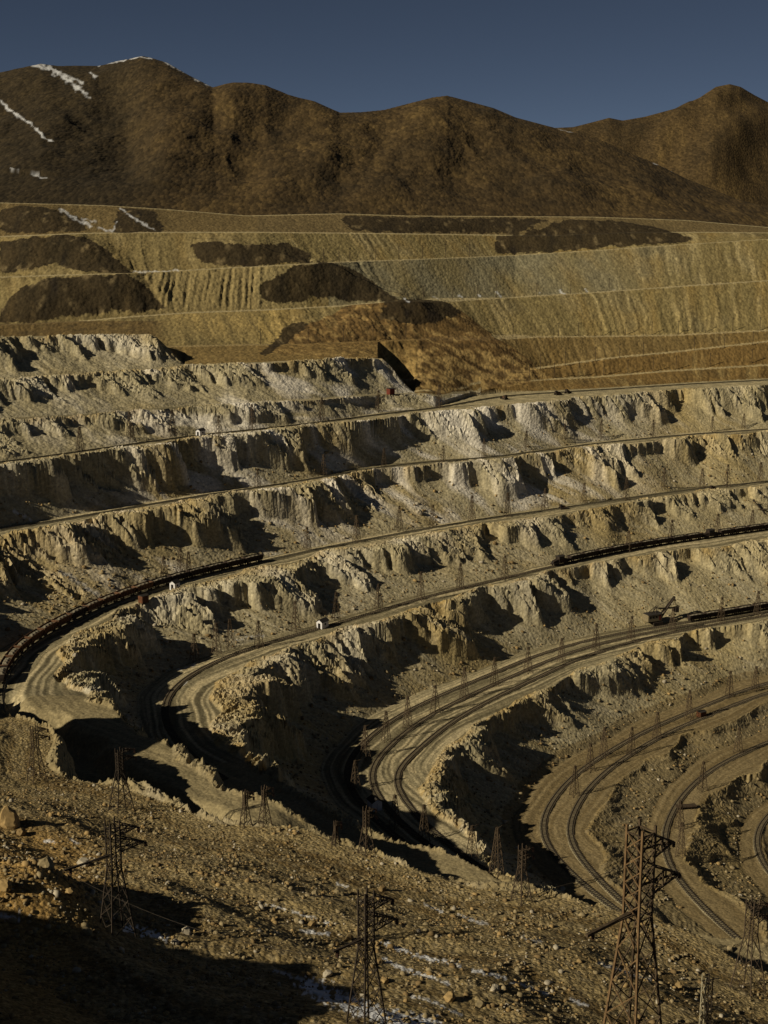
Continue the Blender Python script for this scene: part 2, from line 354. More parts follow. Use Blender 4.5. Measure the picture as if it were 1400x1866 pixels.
VEG = [  # scrub covered remnants between the dumps, as traced on the ground
 [(470,548),(476,525),(500,503),(545,484),(600,478),(645,488),(680,512),(725,545),(700,549),(640,548),(590,540),(540,545),(500,553)],
 [(0,440),(60,432),(120,428),(160,432),(200,460),(243,497),(180,497),(130,492),(100,478),(60,490),(0,500)],
 [(0,560),(40,525),(110,503),(240,500),(275,528),(300,562),(250,572),(220,560),(120,580),(0,592)],
 [(345,440),(400,442),(480,446),(535,444),(560,462),(578,477),(500,481),(440,486),(380,484),(355,468)],
 [(708,549),(760,544),(815,552),(850,570),(790,590),(740,592),(690,580)],
 [(900,432),(960,425),(1040,400),(1120,402),(1200,415),(1280,440),(1160,447),(1040,456),(930,463),(902,462)],
 [(0,376),(90,378),(150,398),(165,420),(60,425),(0,424)],
 [(620,392),(740,396),(900,398),(1010,398),(940,424),(740,424),(640,420)],
 [(470,655),(500,620),(530,590),(570,585),(540,610),(500,640)],
 [(220,378),(280,382),(300,422),(205,424)],
]
veg = np.zeros((NR, NC), np.float32)
msk = (YY > 560) & (YY < 1150)
edge = 7*fbm(XX/16, YY/16, 3, 111)
for p in VEG: veg[msk & inpoly(U+edge, V+.5*edge, p)] = 1
def blur(m, n):
    for _ in range(n):
        q = m.copy(); q[1:-1] = (m[:-2]+2*m[1:-1]+m[2:])/4; m = q.copy(); m[:, 1:-1] = (q[:, :-2]+2*q[:, 1:-1]+q[:, 2:])/4
    return m
def bigblur(m, f, n):
    r, c = m.shape; r2, c2 = (r//f)*f, (c//f)*f
    q = blur(m[:r2, :c2].reshape(r2//f, f, c2//f, f).mean((1, 3)), n)
    out = np.zeros_like(m); out[:r2, :c2] = np.repeat(np.repeat(q, f, 0), f, 1); return blur(out, 14)
isf = np.isin(ZONF, [ZI['wface'], ZI['xface'], ZI['vface']])
facew = np.where(isf, 1.0, 0.0)
rbF = ridged((STR-9*(1-FRF))/13+.2*fbm(XX/6, YY/6, 2, 120), YY/200, 3, 121); bgF = fbm(STR/28, YY/200, 2, 125)
flat = np.isin(ZONF, [ZI[n] for n in ('L5', 'L6', 'L7', 'L4')])
near_far = smooth(900, 640, YY)
shift = facew*blur(np.where(isf, 1., 0.), 3)*(.5+.5*FRF)*(2*rbF+5*bgF+2*fbm(XX/5, YY/5, 3, 128))
gm = smooth(225, 275, U)*smooth(545, 500, U)*np.isin(ZONF, [ZI['L6']])
grv = 2.4*ridged(XX/3.6+.5*fbm(XX/9, YY/40, 2, 161), YY/260, 3, 163)*gm*(FRF*(1-FRF)*4)**.5
vsoft = blur(veg, 10)
shift += (1-facew)*(1-mtn)*np.where(YY > 560, 1, 0)*(wf*(1-.85*vsoft)*(1.15+1.3*smooth(540, 420, U)*(ZONF == ZI['L6'])+.35*(ZONF == ZI['L5']))+.6*fbm(XX/4, YY/4, 2, 130))
bv = smooth(.12, 1.0, bigblur(veg, 6, 14))
shift += bv*15 + bv**.5*3.5*fbm(XX/15, YY/15, 4, 131)
OCH = [[(480,640),(560,600),(640,560),(840,570),(890,610),(950,650),(1000,690),(900,715),(800,715),(740,700),(720,660),(560,650)]]
och = np.zeros((NR, NC), np.float32)
for p in OCH: och[msk & inpoly(U+edge, V+edge, p)] = 1
shift += grv*(1-vsoft)
bo = smooth(.1, 1.0, bigblur(och, 6, 16))
shift += bo*9 + bo**.5*(6.0*fbm(XX/20, YY/26, 4, 133)+1.6*ridged(XX/9, YY/9, 3, 137))
far_eval(shift.astype(np.float32))
TALF = np.zeros((NR, NC), np.float32)
for jj, nme in enumerate(('wface', 'xface', 'vface')):
    m = ZONF == ZI[nme]
    zz, cl = face_profile(STR[m]*1.05, FRF[m], HF[m], WF[m]*1.25, Z0F[m], XX[m], YY[m], perlin(XX[m]/5.5, YY[m]/5.5, 31), 21+jj)
    ZF[m] = zz; TALF[m] = 1-cl
U, V = topix(XX, YY, ZF)
wsm = smooth(765, 800, U)*smooth(985, 950, U)*smooth(752, 772, YY)*smooth(930, 890, YY)
zs_ = ZF.copy()
for _ in range(160): zs_[:, 1:-1] = (zs_[:, :-2]+2*zs_[:, 1:-1]+zs_[:, 2:])/4
ZF[:] = ZF*(1-wsm)+zs_*wsm
# mountains: spurs and gullies
r1y = np.interp(acol, *LINES[-1][2]); l8y = np.interp(acol, *LINES[-2][2])
q = np.clip((YY-l8y[None]-20)/(r1y-l8y-20)[None], 0, 1)
mm = 4*q*(1-q)
rid = ridged(XX/170+.3*fbm(XX/90, YY/90, 2, 141), YY/420+.2, 3, 143)
ZF += mm*(7*rid+4.5*fbm(XX/80, YY/80, 3, 147)+2.6*ridged(XX/46+.4*fbm(XX/50, YY/50, 2, 156), YY/190, 4, 157)+.8*fbm(XX/14, YY/14, 2, 149))
SPURS = [([(430,152),(375,190),(330,240),(300,320),(260,372)], 8, 44), ([(600,205),(640,270),(560,330),(470,388)], 7, 46), ([(815,178),(800,250),(720,300),(690,385)], 4, 60), ([(900,200),(960,270),(1010,330),(1040,392)], 6, 46), ([(260,104),(200,170),(120,230),(40,330)], 7, 52), ([(1330,160),(1290,200),(1200,260)], 26, 36),
 ([(215,180),(230,280),(235,368)], -8, 44), ([(520,180),(450,270),(420,385)], -7, 44), ([(700,205),(690,260),(620,330),(560,388)], -6, 42), ([(1045,245),(1100,310),(1160,392)], -6, 42), ([(880,230),(850,300),(800,390)], -3, 60), ([(1200,215),(1180,270),(1210,295)], -22, 30), ([(1400,230),(1330,270),(1280,320)], 20, 40)]
U, V = topix(XX, YY, ZF)
for p, h, wd in SPURS:
    ok = YY > 1010
    far2 = YY > 1700
    sel = far2 if (h in (26, -22, 20)) else (ok & ~far2)
    dd = near_line(np.where(sel, U, -9999), V, p, wd)
    q2 = np.where(far2, smooth(2400, 2300, YY), mm)
    ZF += np.where(sel, h*np.exp(-(dd/wd)**2)*q2, 0)
ZF += np.where(YY > 1650, smooth(2400, 2320, YY)*18*ridged(XX/260, YY/500, 3, 151), 0)

# put the two together
Zg = ZF.ravel().copy(); zone = ZONF.ravel().astype(np.int16).copy(); fr = FRF.ravel().copy(); tal = TALF.ravel().copy(); arc = Q.ravel().astype(np.float32).copy()
idx = np.where(pm)[0]
rowy = YY.ravel()[idx]; yE = np.broadcast_to(yend[None], (NR, NC)).ravel()[idx]
inpit = cnt < 13
isn = (~inpit) & (nearw >= 1)
mid = (~inpit) & (nearw > 0) & (nearw < 1)
farband = (~inpit) & (nearw <= 0) & (cnt < 15)
ybench = (~inpit) & (nearw <= 0) & (cnt >= 15) & (rowy + shift.ravel()[idx]*0 < yE)
far_lvl = np.where(cnt < 15, zp, np.where(rowy < yE, -104+.3*fbm(X[pm]/5, Yv[pm]/5, 2, 44), Zg[idx]))
Zp = np.where(inpit, zp, np.where(isn, zn, np.where(mid, mix(far_lvl, zn, nearw), far_lvl)))
keep = inpit | isn | mid | farband | ybench
Zg[idx] = np.where(keep, Zp, Zg[idx])
zone[idx] = np.where(isn | (mid & (nearw > .5)), 20, np.where(inpit | farband | mid, cnt, np.where(ybench, ZI['ybench'], zone[idx])))
fr[idx] = np.where(keep, fr_p, fr[idx]); tal[idx] = np.where(keep, tal_p, tal[idx]); arc[idx] = np.where(keep, arc_p, arc[idx])
del sd_p

GZ = Zg.reshape(NR, NC)
ZON = zone.reshape(NR, NC)
def ground_z(x, y):
    a = x/y
    c = np.interp(a, acol, np.arange(NC)); r = np.interp(y, yrow, np.arange(NR))
    c0 = int(min(c, NC-2)); r0 = int(min(r, NR-2)); fc, fr_ = c-c0, r-r0
    return float((GZ[r0, c0]*(1-fc)+GZ[r0, c0+1]*fc)*(1-fr_)+(GZ[r0+1, c0]*(1-fc)+GZ[r0+1, c0+1]*fc)*fr_)
def at(u, v):
    """the first point of the ground that the sight line through a photo point meets"""
    a, t = sight(u, v); a = float(a); t = float(t)
    c = np.interp(a, acol, np.arange(NC)); c0 = int(c); f = c-c0
    zc = GZ[:, c0]*(1-f)+GZ[:, c0+1]*f
    h = zc+t*yrow
    h[:25] = -1
    k = np.where(h >= 0)[0]
    if len(k) == 0: return None
    i = k[0]; g = h[i-1]/(h[i-1]-h[i]); y = yrow[i-1]+g*(yrow[i]-yrow[i-1])
    return (a*y, y, -t*y)

# ------------------------------------------------------------------ albedo
x, y, z = X, Yv, Zg
U, V = topix(x, y, z)
n1 = fbm(x/30, y/30, 3, 201); n2 = fbm(x/7, y/7, 3, 203); n3 = perlin(x/1.3, y/1.3, 206); nb = fbm(x/70+9, y/70, 2, 208)
alb = np.zeros((x.size, 3), np.float32)
def c3(r, g, b): return np.array([r, g, b], np.float32)
def lay(m, col, k=1.0):
    k = np.broadcast_to(np.asarray(k, np.float32), m.shape)[m][:, None]
    alb[m] = alb[m]*(1-k)+col*k
isbench = np.isin(zone, [0, 1, 3, 5, 7, 9, 11, 13]) | (zone == ZI['ybench']) | np.isin(zone, [ZI[n] for n in ('wbench', 'xbench', 'vbench')])
isbench[zone == 0] = True
isface = np.isin(zone, [2, 4, 6, 8, 10, 12, 14]) | np.isin(zone, [ZI[n] for n in ('wface', 'xface', 'vface')])
facez = isface
strk = fbm(arc/4.2, y/160, 4, 221, .65)*np.clip(.5+1.4*n1, .15, 1.2); strk2 = fbm(arc/20, y/120, 3, 224)
lean = arc-22*(1-fr)
fst = fbm(lean/2.6, fr*1.2, 3, 227); fst2 = fbm(lean/11, fr, 2, 229)
def zin(*n): return np.isin(zone, [ZI[k] for k in n])
alb[:] = c3(.24, .20, .12)
lay(isbench, c3(.275, .23, .135)); dtv = np.zeros_like(x); dtv[idx] = dto_p
bst = fbm(dtv/2.6, arc/120, 4, 217)
lay(isbench, c3(.15, .125, .07), smooth(-.05, .22, bst+.25*n2)*.85); lay(isbench, c3(.52, .42, .24), smooth(.06, .24, -bst+.15*n2)*.75)
rut = perlin(dtv/1.5, arc/170, 219)+.35*perlin(dtv/.8, arc/60, 220)
lay(isbench, c3(.11, .09, .05), smooth(.12, .38, rut)*.75); lay(isbench, c3(.50, .41, .245), smooth(.15, .40, -rut)*.65)
lay(facez, c3(.335, .285, .175))
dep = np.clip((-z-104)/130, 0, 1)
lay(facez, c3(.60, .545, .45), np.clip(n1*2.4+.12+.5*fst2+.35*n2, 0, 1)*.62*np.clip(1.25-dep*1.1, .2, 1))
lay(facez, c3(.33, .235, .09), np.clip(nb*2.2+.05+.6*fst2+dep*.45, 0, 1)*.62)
lay(facez, c3(.33, .22, .075), smooth(.80, .97, fr)*np.clip(.55+1.4*n2, 0, 1)*.75)
fts = isface & (tal > .5)
lay(fts, c3(.335, .28, .165), .65); lay(fts, c3(.34, .245, .09), np.clip(nb*2.5+fst2*1.2, 0, 1)*.5)
lay(facez, c3(.50, .44, .32), np.clip(fst*1.9-.1, 0, 1)*.5); lay(facez, c3(.19, .15, .08), np.clip(-fst*1.9-.1, 0, 1)*.4)
lay(np.isin(zone, [14, 12]) | zin('wface', 'xface'), c3(.68, .62, .53), np.clip(fst2*2.0+n1*1.5+.2, 0, 1)*smooth(60, 330, U)*smooth(1350, 950, U)*.75)
lay(facez, c3(.40, .31, .135), smooth(950, 1350, U)*np.clip(.4+1.5*n1, 0, 1)*.5)
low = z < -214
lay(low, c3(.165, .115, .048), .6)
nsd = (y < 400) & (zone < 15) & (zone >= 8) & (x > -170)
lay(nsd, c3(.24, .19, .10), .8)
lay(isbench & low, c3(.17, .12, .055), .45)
# near slope
ns = zone == 20
dn = np.zeros_like(x); dn[idx] = np.maximum(0, gsample(SDF['Zcrest'], x[idx], y[idx]))
lay(ns, c3(.265, .198, .092)); lay(ns, c3(.12, .078, .028), np.clip(.15+2.6*fbm((.867*x-.5*y)/85, dn/5.5, 3, 215), 0, 1)*.85); lay(ns, c3(.36, .29, .17), np.clip(n3*1.2+n2*.8, 0, 1)*.6)
lay(ns, c3(.36, .22, .07), smooth(240, 90, U)*smooth(1470, 1560, V)*.75)
# far terraces
dump = zin('L4', 'L5', 'L6', 'L7'); och_z = zin('L2', 'L3', 'L2b', 'L3b', 'L4b')
lay(och_z, c3(.25, .155, .05)); lay(och_z, c3(.15, .085, .028), np.clip(.4+1.2*n2+.6*strk, 0, 1)*.6); lay(och_z, c3(.34, .25, .11), np.clip(strk*1.6-.1, 0, 1)*.6)
lay(dump, c3(.205, .158, .066)); lay(dump, c3(.27, .18, .058), np.clip(.2+2.4*strk2+n1, 0, 1)*.8); lay(dump, c3(.19, .16, .085), np.clip(n1*2+1.2*strk2, 0, 1)*.7)
lay(dump, c3(.42, .33, .16), np.clip(strk*3.0, 0, 1)*.75); lay(dump, c3(.085, .062, .026), np.clip(-strk*2.8, 0, 1)*.7)
lay(zin('L5') & (U > 860), c3(.40, .30, .12), np.clip(strk*2+.1, 0, 1)*smooth(.75, .15, fr)*.8)
gry = zin('L6') & (U > 600)
lay(gry, c3(.20, .178, .112), np.clip(.75+n1, 0, 1)*smooth(1350, 1000, U)*.8)
lay(zin('L4', 'L3', 'L2'), c3(.165, .105, .036), .7); lay(zin('L4', 'L3', 'L2'), c3(.09, .06, .024), np.clip(n1*2+n2-.1, 0, 1)*.7); lay(zin('L4', 'L3', 'L2'), c3(.36, .255, .10), np.clip(strk*3+n1-.25, 0, 1)*.6)
gold = smooth(270, 330, U)*smooth(560, 500, U)
lay(zin('L5'), c3(.47, .335, .12), gold*np.clip(.55+2.2*strk+n1, 0, 1)*.9)
lay(zin('L6') & (U < 560), c3(.33, .255, .115), smooth(225, 290, U)*.7)
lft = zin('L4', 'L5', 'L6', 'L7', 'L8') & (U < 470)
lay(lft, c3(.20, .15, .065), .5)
lay(zin('L8'), c3(.125, .085, .032), .85); lay(zin('L8'), c3(.22, .16, .07), np.clip(n2*2-.3, 0, 1)*.7)
lay(zin('L5b', 'L6b', 'L7b', 'L8b', 'L4b', 'L2b', 'L3b'), c3(.40, .32, .17), .8)
lay((och.ravel() > .5), c3(.18, .105, .036), .85); lay((och.ravel() > .5), c3(.44, .30, .115), np.clip(n2*2.4+.9*smooth(615, 660, V)-.3, 0, 1)*.75); lay((och.ravel() > .5), c3(.065, .042, .018), np.clip(-n2*2.2+.1, 0, 1)*.7)
# scrub
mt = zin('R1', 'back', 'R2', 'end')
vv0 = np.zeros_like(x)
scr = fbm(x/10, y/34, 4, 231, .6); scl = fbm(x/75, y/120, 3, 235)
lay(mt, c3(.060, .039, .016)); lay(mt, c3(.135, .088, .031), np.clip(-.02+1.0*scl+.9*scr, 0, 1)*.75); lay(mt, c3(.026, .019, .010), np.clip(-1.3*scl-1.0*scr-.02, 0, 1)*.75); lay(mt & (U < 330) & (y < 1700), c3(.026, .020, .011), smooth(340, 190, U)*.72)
veg[:] = 0; och2 = np.zeros_like(veg); U2 = U.reshape(NR, NC); V2 = V.reshape(NR, NC)
for p in VEG: veg[msk & inpoly(U2+edge, V2+.5*edge, p)] = 1
vv = (blur(veg, 26).ravel()+.62*fbm(x/9, y/14, 4, 241, .7) > .5).astype(np.float32)*(y < 1150)
vm = vv > .5
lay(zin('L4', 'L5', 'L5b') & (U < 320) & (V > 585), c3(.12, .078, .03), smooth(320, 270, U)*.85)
lay(zin('L4', 'L4b') & (U < 760), c3(.22, .145, .05), .5)
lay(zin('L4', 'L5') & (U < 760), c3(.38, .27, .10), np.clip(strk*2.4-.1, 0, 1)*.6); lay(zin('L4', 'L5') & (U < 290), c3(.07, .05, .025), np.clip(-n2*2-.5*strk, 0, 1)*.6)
lay(vm, c3(.036, .025, .012), .95); lay(vm, c3(.095, .065, .028), np.clip(scr*2.0-.3, 0, 1)*.6); lay(vm, c3(.018, .014, .008), np.clip(-scr*2, 0, 1)*.7)
lay(vm, c3(.27, .20, .10), np.clip(fbm(x/7, y/12, 3, 239)*2.6-.55, 0, 1)*.6)

# snow lying where it is seen to lie
snow = np.zeros_like(x)
def snowline(pts, wd, k=1.0, lo=0, hi=1e9, brk=2.0, seed=301):
    m = (y > lo) & (y < hi)
    uu = np.where(m, U, -1e5)
    dd = near_line(uu+3*perlin(U/11, V/11, 310), V+3*perlin(U/11, V/11, 311), pts, wd)
    nn = fbm(U/9, V/9, 3, seed)
    s = np.clip(((1-dd/wd)*1.6+brk*nn-.35)*(1.0 if lo > 400 else 2.5), 0, 1)*(k*.85 if lo > 400 else min(1, k+.1))
    snow[:] = np.maximum(snow, np.where(m & (dd < 1e8), s, 0))
for p, wd, k, lo, hi in [
 ([(75,117),(95,128),(130,150),(160,176)], 9, .9, 1150, 1700), ([(60,118),(88,126),(150,150)], 6, .7, 1150, 1700), ([(180,119),(215,111),(262,103),(278,106)], 3, .9, 1200, 1700),
 ([(300,113),(345,137),(386,158)], 3.5, .8, 1200, 1700), ([(0,182),(12,196),(50,222),(90,258),(124,286)], 5, .9, 1100, 1700), ([(20,305),(80,325),(140,348)], 3, .55, 1000, 1700), ([(165,133),(174,142)], 4, .9, 1150, 1700),
 ([(110,382),(140,398),(165,412)], 6, .7, 800, 1000), ([(220,380),(245,398),(280,418)], 4, .75, 800, 1000), ([(180,415),(205,421),(214,405)], 4, .6, 800, 1000), ([(150,400),(172,404)], 5, .6, 800, 1000),
 ([(244,496),(325,493)], 2.5, .6, 780, 900), ([(738,545),(745,549)], 3, .9, 850, 1000), ([(905,530),(912,541)], 3, .9, 850, 1050), ([(868,534),(874,541)], 3, .9, 850, 1050), ([(836,539),(842,543)], 2.5, .8, 850, 1050), ([(790,542),(800,545)], 2, .7, 850, 1050), ([(1020,530),(1028,535)], 3, .8, 850, 1050), ([(982,532),(988,537)], 2, .8, 850, 1050), ([(1066,527),(1072,532)], 2, .7, 850, 1050), ([(1115,526),(1120,530)], 2, .7, 850, 1050),
 ([(1010,232),(1045,242)], 1.6, .6, 1200, 1600), ([(1185,291),(1200,300),(1225,312)], 2, .7, 1200, 1600),
 ([(190,1092),(150,1065),(110,1040)], 9, .5, 480, 620), ([(240,1078),(262,1068)], 6, .5, 480, 620), ([(25,932),(55,946)], 4, .8, 480, 620),
 ([(430,1168),(480,1156)], 4, .6, 450, 560), ([(325,1222),(355,1210)], 4, .5, 450, 560), ([(330,1247),(345,1240)], 3, .5, 450, 560),
 ([(232,1692),(262,1697),(300,1708)], 10, 1, 90, 240), ([(0,1666),(35,1678)], 3.5, .8, 90, 260), ([(560,1797),(620,1822),(700,1853),(790,1870)], 22, 1.2, 90, 200), ([(500,1768),(560,1790)], 4, .6, 90, 200),
 ([(695,1716),(740,1735),(800,1752)], 4.5, .9, 90, 220), ([(700,1748),(740,1768),(790,1782),(815,1792)], 5.5, .8, 90, 220), ([(808,1750),(840,1762)], 5, .8, 90, 220), ([(862,1768),(920,1782)], 5, .8, 90, 220), ([(750,1815),(780,1822),(840,1850)], 4, .7, 90, 220),
 ([(485,1648),(530,1660),(600,1684)], 3, .7, 90, 230), ([(545,1695),(600,1703)], 4, .8, 90, 230), ([(612,1608),(630,1616)], 4, .5, 90, 240), ([(835,1666),(900,1690)], 4, .5, 90, 240), ([(775,1648),(805,1660)], 3, .7, 90, 240), ([(955,1705),(985,1716)], 5, .5, 90, 240), ([(28,1652),(36,1662)], 5, .9, 90, 240), ([(82,1532),(100,1536)], 3, .7, 90, 240), ([(130,1530),(145,1537)], 3, .6, 90, 240), ([(1040,1822),(1070,1832)], 4, .7, 90, 220), ([(932,1790),(1000,1812)], 4, .6, 90, 220), ([(1090,1755),(1200,1790)], 4, .5, 90, 220)]:
    snowline(p, wd*(.72 if lo > 400 else .85), k*.85, lo, hi)
alb = np.clip(alb, .012, .75)

# ------------------------------------------------------------------ materials
def nmat(name, rough=.95):
    m = bpy.data.materials.new(name); m.use_nodes = True; t = m.node_tree
    b = t.nodes['Principled BSDF']; b.inputs['Roughness'].default_value = rough
    b.inputs['Specular IOR Level'].default_value = .15
    return m, t, b
def ground_mat(name, stone=1.2, bump=.6, dist=.5, vor=0.0, vscale=.8, contrast=.5, depth=1.0):
    m, t, b = nmat(name)
    L = t.links.new; N = t.nodes.new
    geo = N('ShaderNodeNewGeometry')
    at_ = N('ShaderNodeAttribute'); at_.attribute_name = 'soil'
    sn = N('ShaderNodeAttribute'); sn.attribute_name = 'snow'
    no = N('ShaderNodeTexNoise'); no.inputs['Scale'].default_value = 1/stone; no.inputs['Detail'].default_value = 5; no.inputs['Roughness'].default_value = .68
    mp = N('ShaderNodeVectorMath'); mp.operation = 'MULTIPLY'; mp.inputs[1].default_value = (1, depth, 1)
    L(geo.outputs['Position'], mp.inputs[0]); L(mp.outputs[0], no.inputs['Vector'])
    ra = N('ShaderNodeMapRange'); ra.inputs['From Min'].default_value = .3; ra.inputs['From Max'].default_value = .72
    ra.inputs['To Min'].default_value = 1-contrast; ra.inputs['To Max'].default_value = 1+contrast
    L(no.outputs['Fac'], ra.inputs['Value'])
    mu = N('ShaderNodeVectorMath'); mu.operation = 'SCALE'
    L(at_.outputs['Color'], mu.inputs[0]); L(ra.outputs['Result'], mu.inputs['Scale'])
    colr = mu.outputs[0]; h = no.outputs['Fac']
    if vor:
        vo = N('ShaderNodeTexVoronoi'); vo.inputs['Scale'].default_value = vscale
        L(mp.outputs[0], vo.inputs['Vector'])
        sep = N('ShaderNodeSeparateColor'); L(vo.outputs['Color'], sep.inputs[0])
        r2 = N('ShaderNodeMapRange'); r2.inputs['To Min'].default_value = 1-vor; r2.inputs['To Max'].default_value = 1+vor
        L(sep.outputs[0], r2.inputs['Value'])
        m2 = N('ShaderNodeVectorMath'); m2.operation = 'SCALE'; L(colr, m2.inputs[0]); L(r2.outputs['Result'], m2.inputs['Scale']); colr = m2.outputs[0]
        ad = N('ShaderNodeMath'); ad.operation = 'SUBTRACT'; L(no.outputs['Fac'], ad.inputs[0]); L(vo.outputs['Distance'], ad.inputs[1]); h = ad.outputs[0]
    mx = N('ShaderNodeMix'); mx.data_type = 'RGBA'
    L(sn.outputs['Fac'], mx.inputs['Factor']); L(colr, mx.inputs['A']); mx.inputs['B'].default_value = (.78, .78, .80, 1)
    L(mx.outputs['Result'], b.inputs['Base Color'])
    bu = N('ShaderNodeBump'); bu.inputs['Strength'].default_value = bump; bu.inputs['Distance'].default_value = dist
    L(h, bu.inputs['Height']); L(bu.outputs[0], b.inputs['Normal'])
    return m
M = {
 'rock': ground_mat('blasted_rock', 1.1, .7, .35, .16, .7, .35),
 'dirt': ground_mat('bench_dirt', .8, .5, .22, .14, 1.1, .4),
 'spoil': ground_mat('dumped_spoil', 1.6, .6, .5, .15, .5, .4, .5),
 'scrub': ground_mat('scrub_hillside', 3.2, 1.0, 2.0, .35, .3, .6, .4),
 'rubble': ground_mat('stony_slope', .55, .9, .30, .35, 1.5, .55),
 'mount': ground_mat('mountain_scrub', 4.5, .5, 1.0, .34, .36, .42, .3),
}
def pmat(name, col, rough=.7, var=.25, scale=1.5, metal=0.0, bump=.15):
    m, t, b = nmat(name, rough); N = t.nodes.new; L = t.links.new
    tc = N('ShaderNodeTexCoord'); no = N('ShaderNodeTexNoise'); no.inputs['Scale'].default_value = scale; no.inputs['Detail'].default_value = 5
    L(tc.outputs['Object'], no.inputs['Vector'])
    cr = N('ShaderNodeValToRGB'); cr.color_ramp.elements[0].position = .3; cr.color_ramp.elements[1].position = .72
    cr.color_ramp.elements[0].color = tuple(c*(1-var) for c in col)+(1,); cr.color_ramp.elements[1].color = tuple(min(1, c*(1+var)) for c in col)+(1,)
    L(no.outputs['Fac'], cr.inputs[0]); L(cr.outputs[0], b.inputs['Base Color']); b.inputs['Metallic'].default_value = metal
    bu = N('ShaderNodeBump'); bu.inputs['Strength'].default_value = bump; bu.inputs['Distance'].default_value = .05
    L(no.outputs['Fac'], bu.inputs['Height']); L(bu.outputs[0], b.inputs['Normal'])
    return m

# ------------------------------------------------------------------ ground meshes, one per bench floor, face, dump, slope, mountain
zq = np.max(np.stack([ZON[:-1, :-1], ZON[1:, :-1], ZON[:-1, 1:], ZON[1:, 1:]]), 0)
zq = ZON[:-1, :-1].copy()
R, C_ = np.meshgrid(np.arange(NR-1), np.arange(NC-1), indexing='ij')
i0 = (R*NC+C_)
GROUPS = [('near_slope', [20], 'rubble')]
for j in range(0, 15): GROUPS.append(('mine_bench' if j in (0, 1, 3, 5, 7, 9, 11, 13) else 'rock_face', [j], 'dirt' if j in (1, 3, 5, 7, 9, 11, 13) else 'rock'))
GROUPS[1] = ('pit_floor', [0], 'dirt')
GROUPS += [('mine_bench', [ZI['ybench']], 'dirt'), ('rock_face', [ZI['wface']], 'rock'), ('mine_bench', [ZI['wbench']], 'dirt'), ('rock_face', [ZI['xface']], 'rock'), ('mine_bench', [ZI['xbench']], 'dirt'), ('rock_face', [ZI['vface']], 'rock'), ('mine_bench', [ZI['vbench']], 'dirt'),
 ('hillside', [ZI['L2'], ZI['L2b'], ZI['L3'], ZI['L3b']], 'spoil'), ('hillside', [ZI['L4'], ZI['L4b']], 'spoil'), ('spoil_bank', [ZI['L5'], ZI['L5b']], 'spoil'), ('spoil_bank', [ZI['L6'], ZI['L6b']], 'spoil'), ('spoil_bank', [ZI['L7'], ZI['L7b']], 'spoil'), ('hillside', [ZI['L8'], ZI['L8b']], 'spoil'),
 ('mountain', [ZI['R1'], ZI['back']], 'mount'), ('mountain', [ZI['R2'], ZI['end']], 'mount')]
verts = np.stack([x, y, z], 1).astype(np.float32)
cola = np.concatenate([alb, np.ones((x.size, 1), np.float32)], 1).astype(np.float32)
def ground_object(name, q, mat):
    f = np.stack([i0[q], i0[q]+1, i0[q]+NC+1, i0[q]+NC], 1).astype(np.int32)
    if len(f) == 0: return None
    u, inv = np.unique(f.ravel(), return_inverse=True)
    me = bpy.data.meshes.new(name)
    me.vertices.add(len(u)); me.vertices.foreach_set('co', verts[u].ravel())
    me.loops.add(len(f)*4); me.loops.foreach_set('vertex_index', inv.astype(np.int32))
    me.polygons.add(len(f)); me.polygons.foreach_set('loop_start', np.arange(len(f), dtype=np.int32)*4)
    me.polygons.foreach_set('use_smooth', np.full(len(f), True) if name != 'rock_face' else tal[i0[q]] > .5)
    ca = me.attributes.new('soil', 'FLOAT_COLOR', 'POINT'); ca.data.foreach_set('color', cola[u].ravel())
    sa = me.attributes.new('snow', 'FLOAT', 'POINT'); sa.data.foreach_set('value', snow[u].astype(np.float32))
    me.update(); me.validate()
    me.materials.append(M[mat])
    o = bpy.data.objects.new(name, me); COL.objects.link(o); o['kind'] = 'structure'
    return o
for nm, ids, mt_ in GROUPS: ground_object(nm, np.isin(zq, ids), mt_)
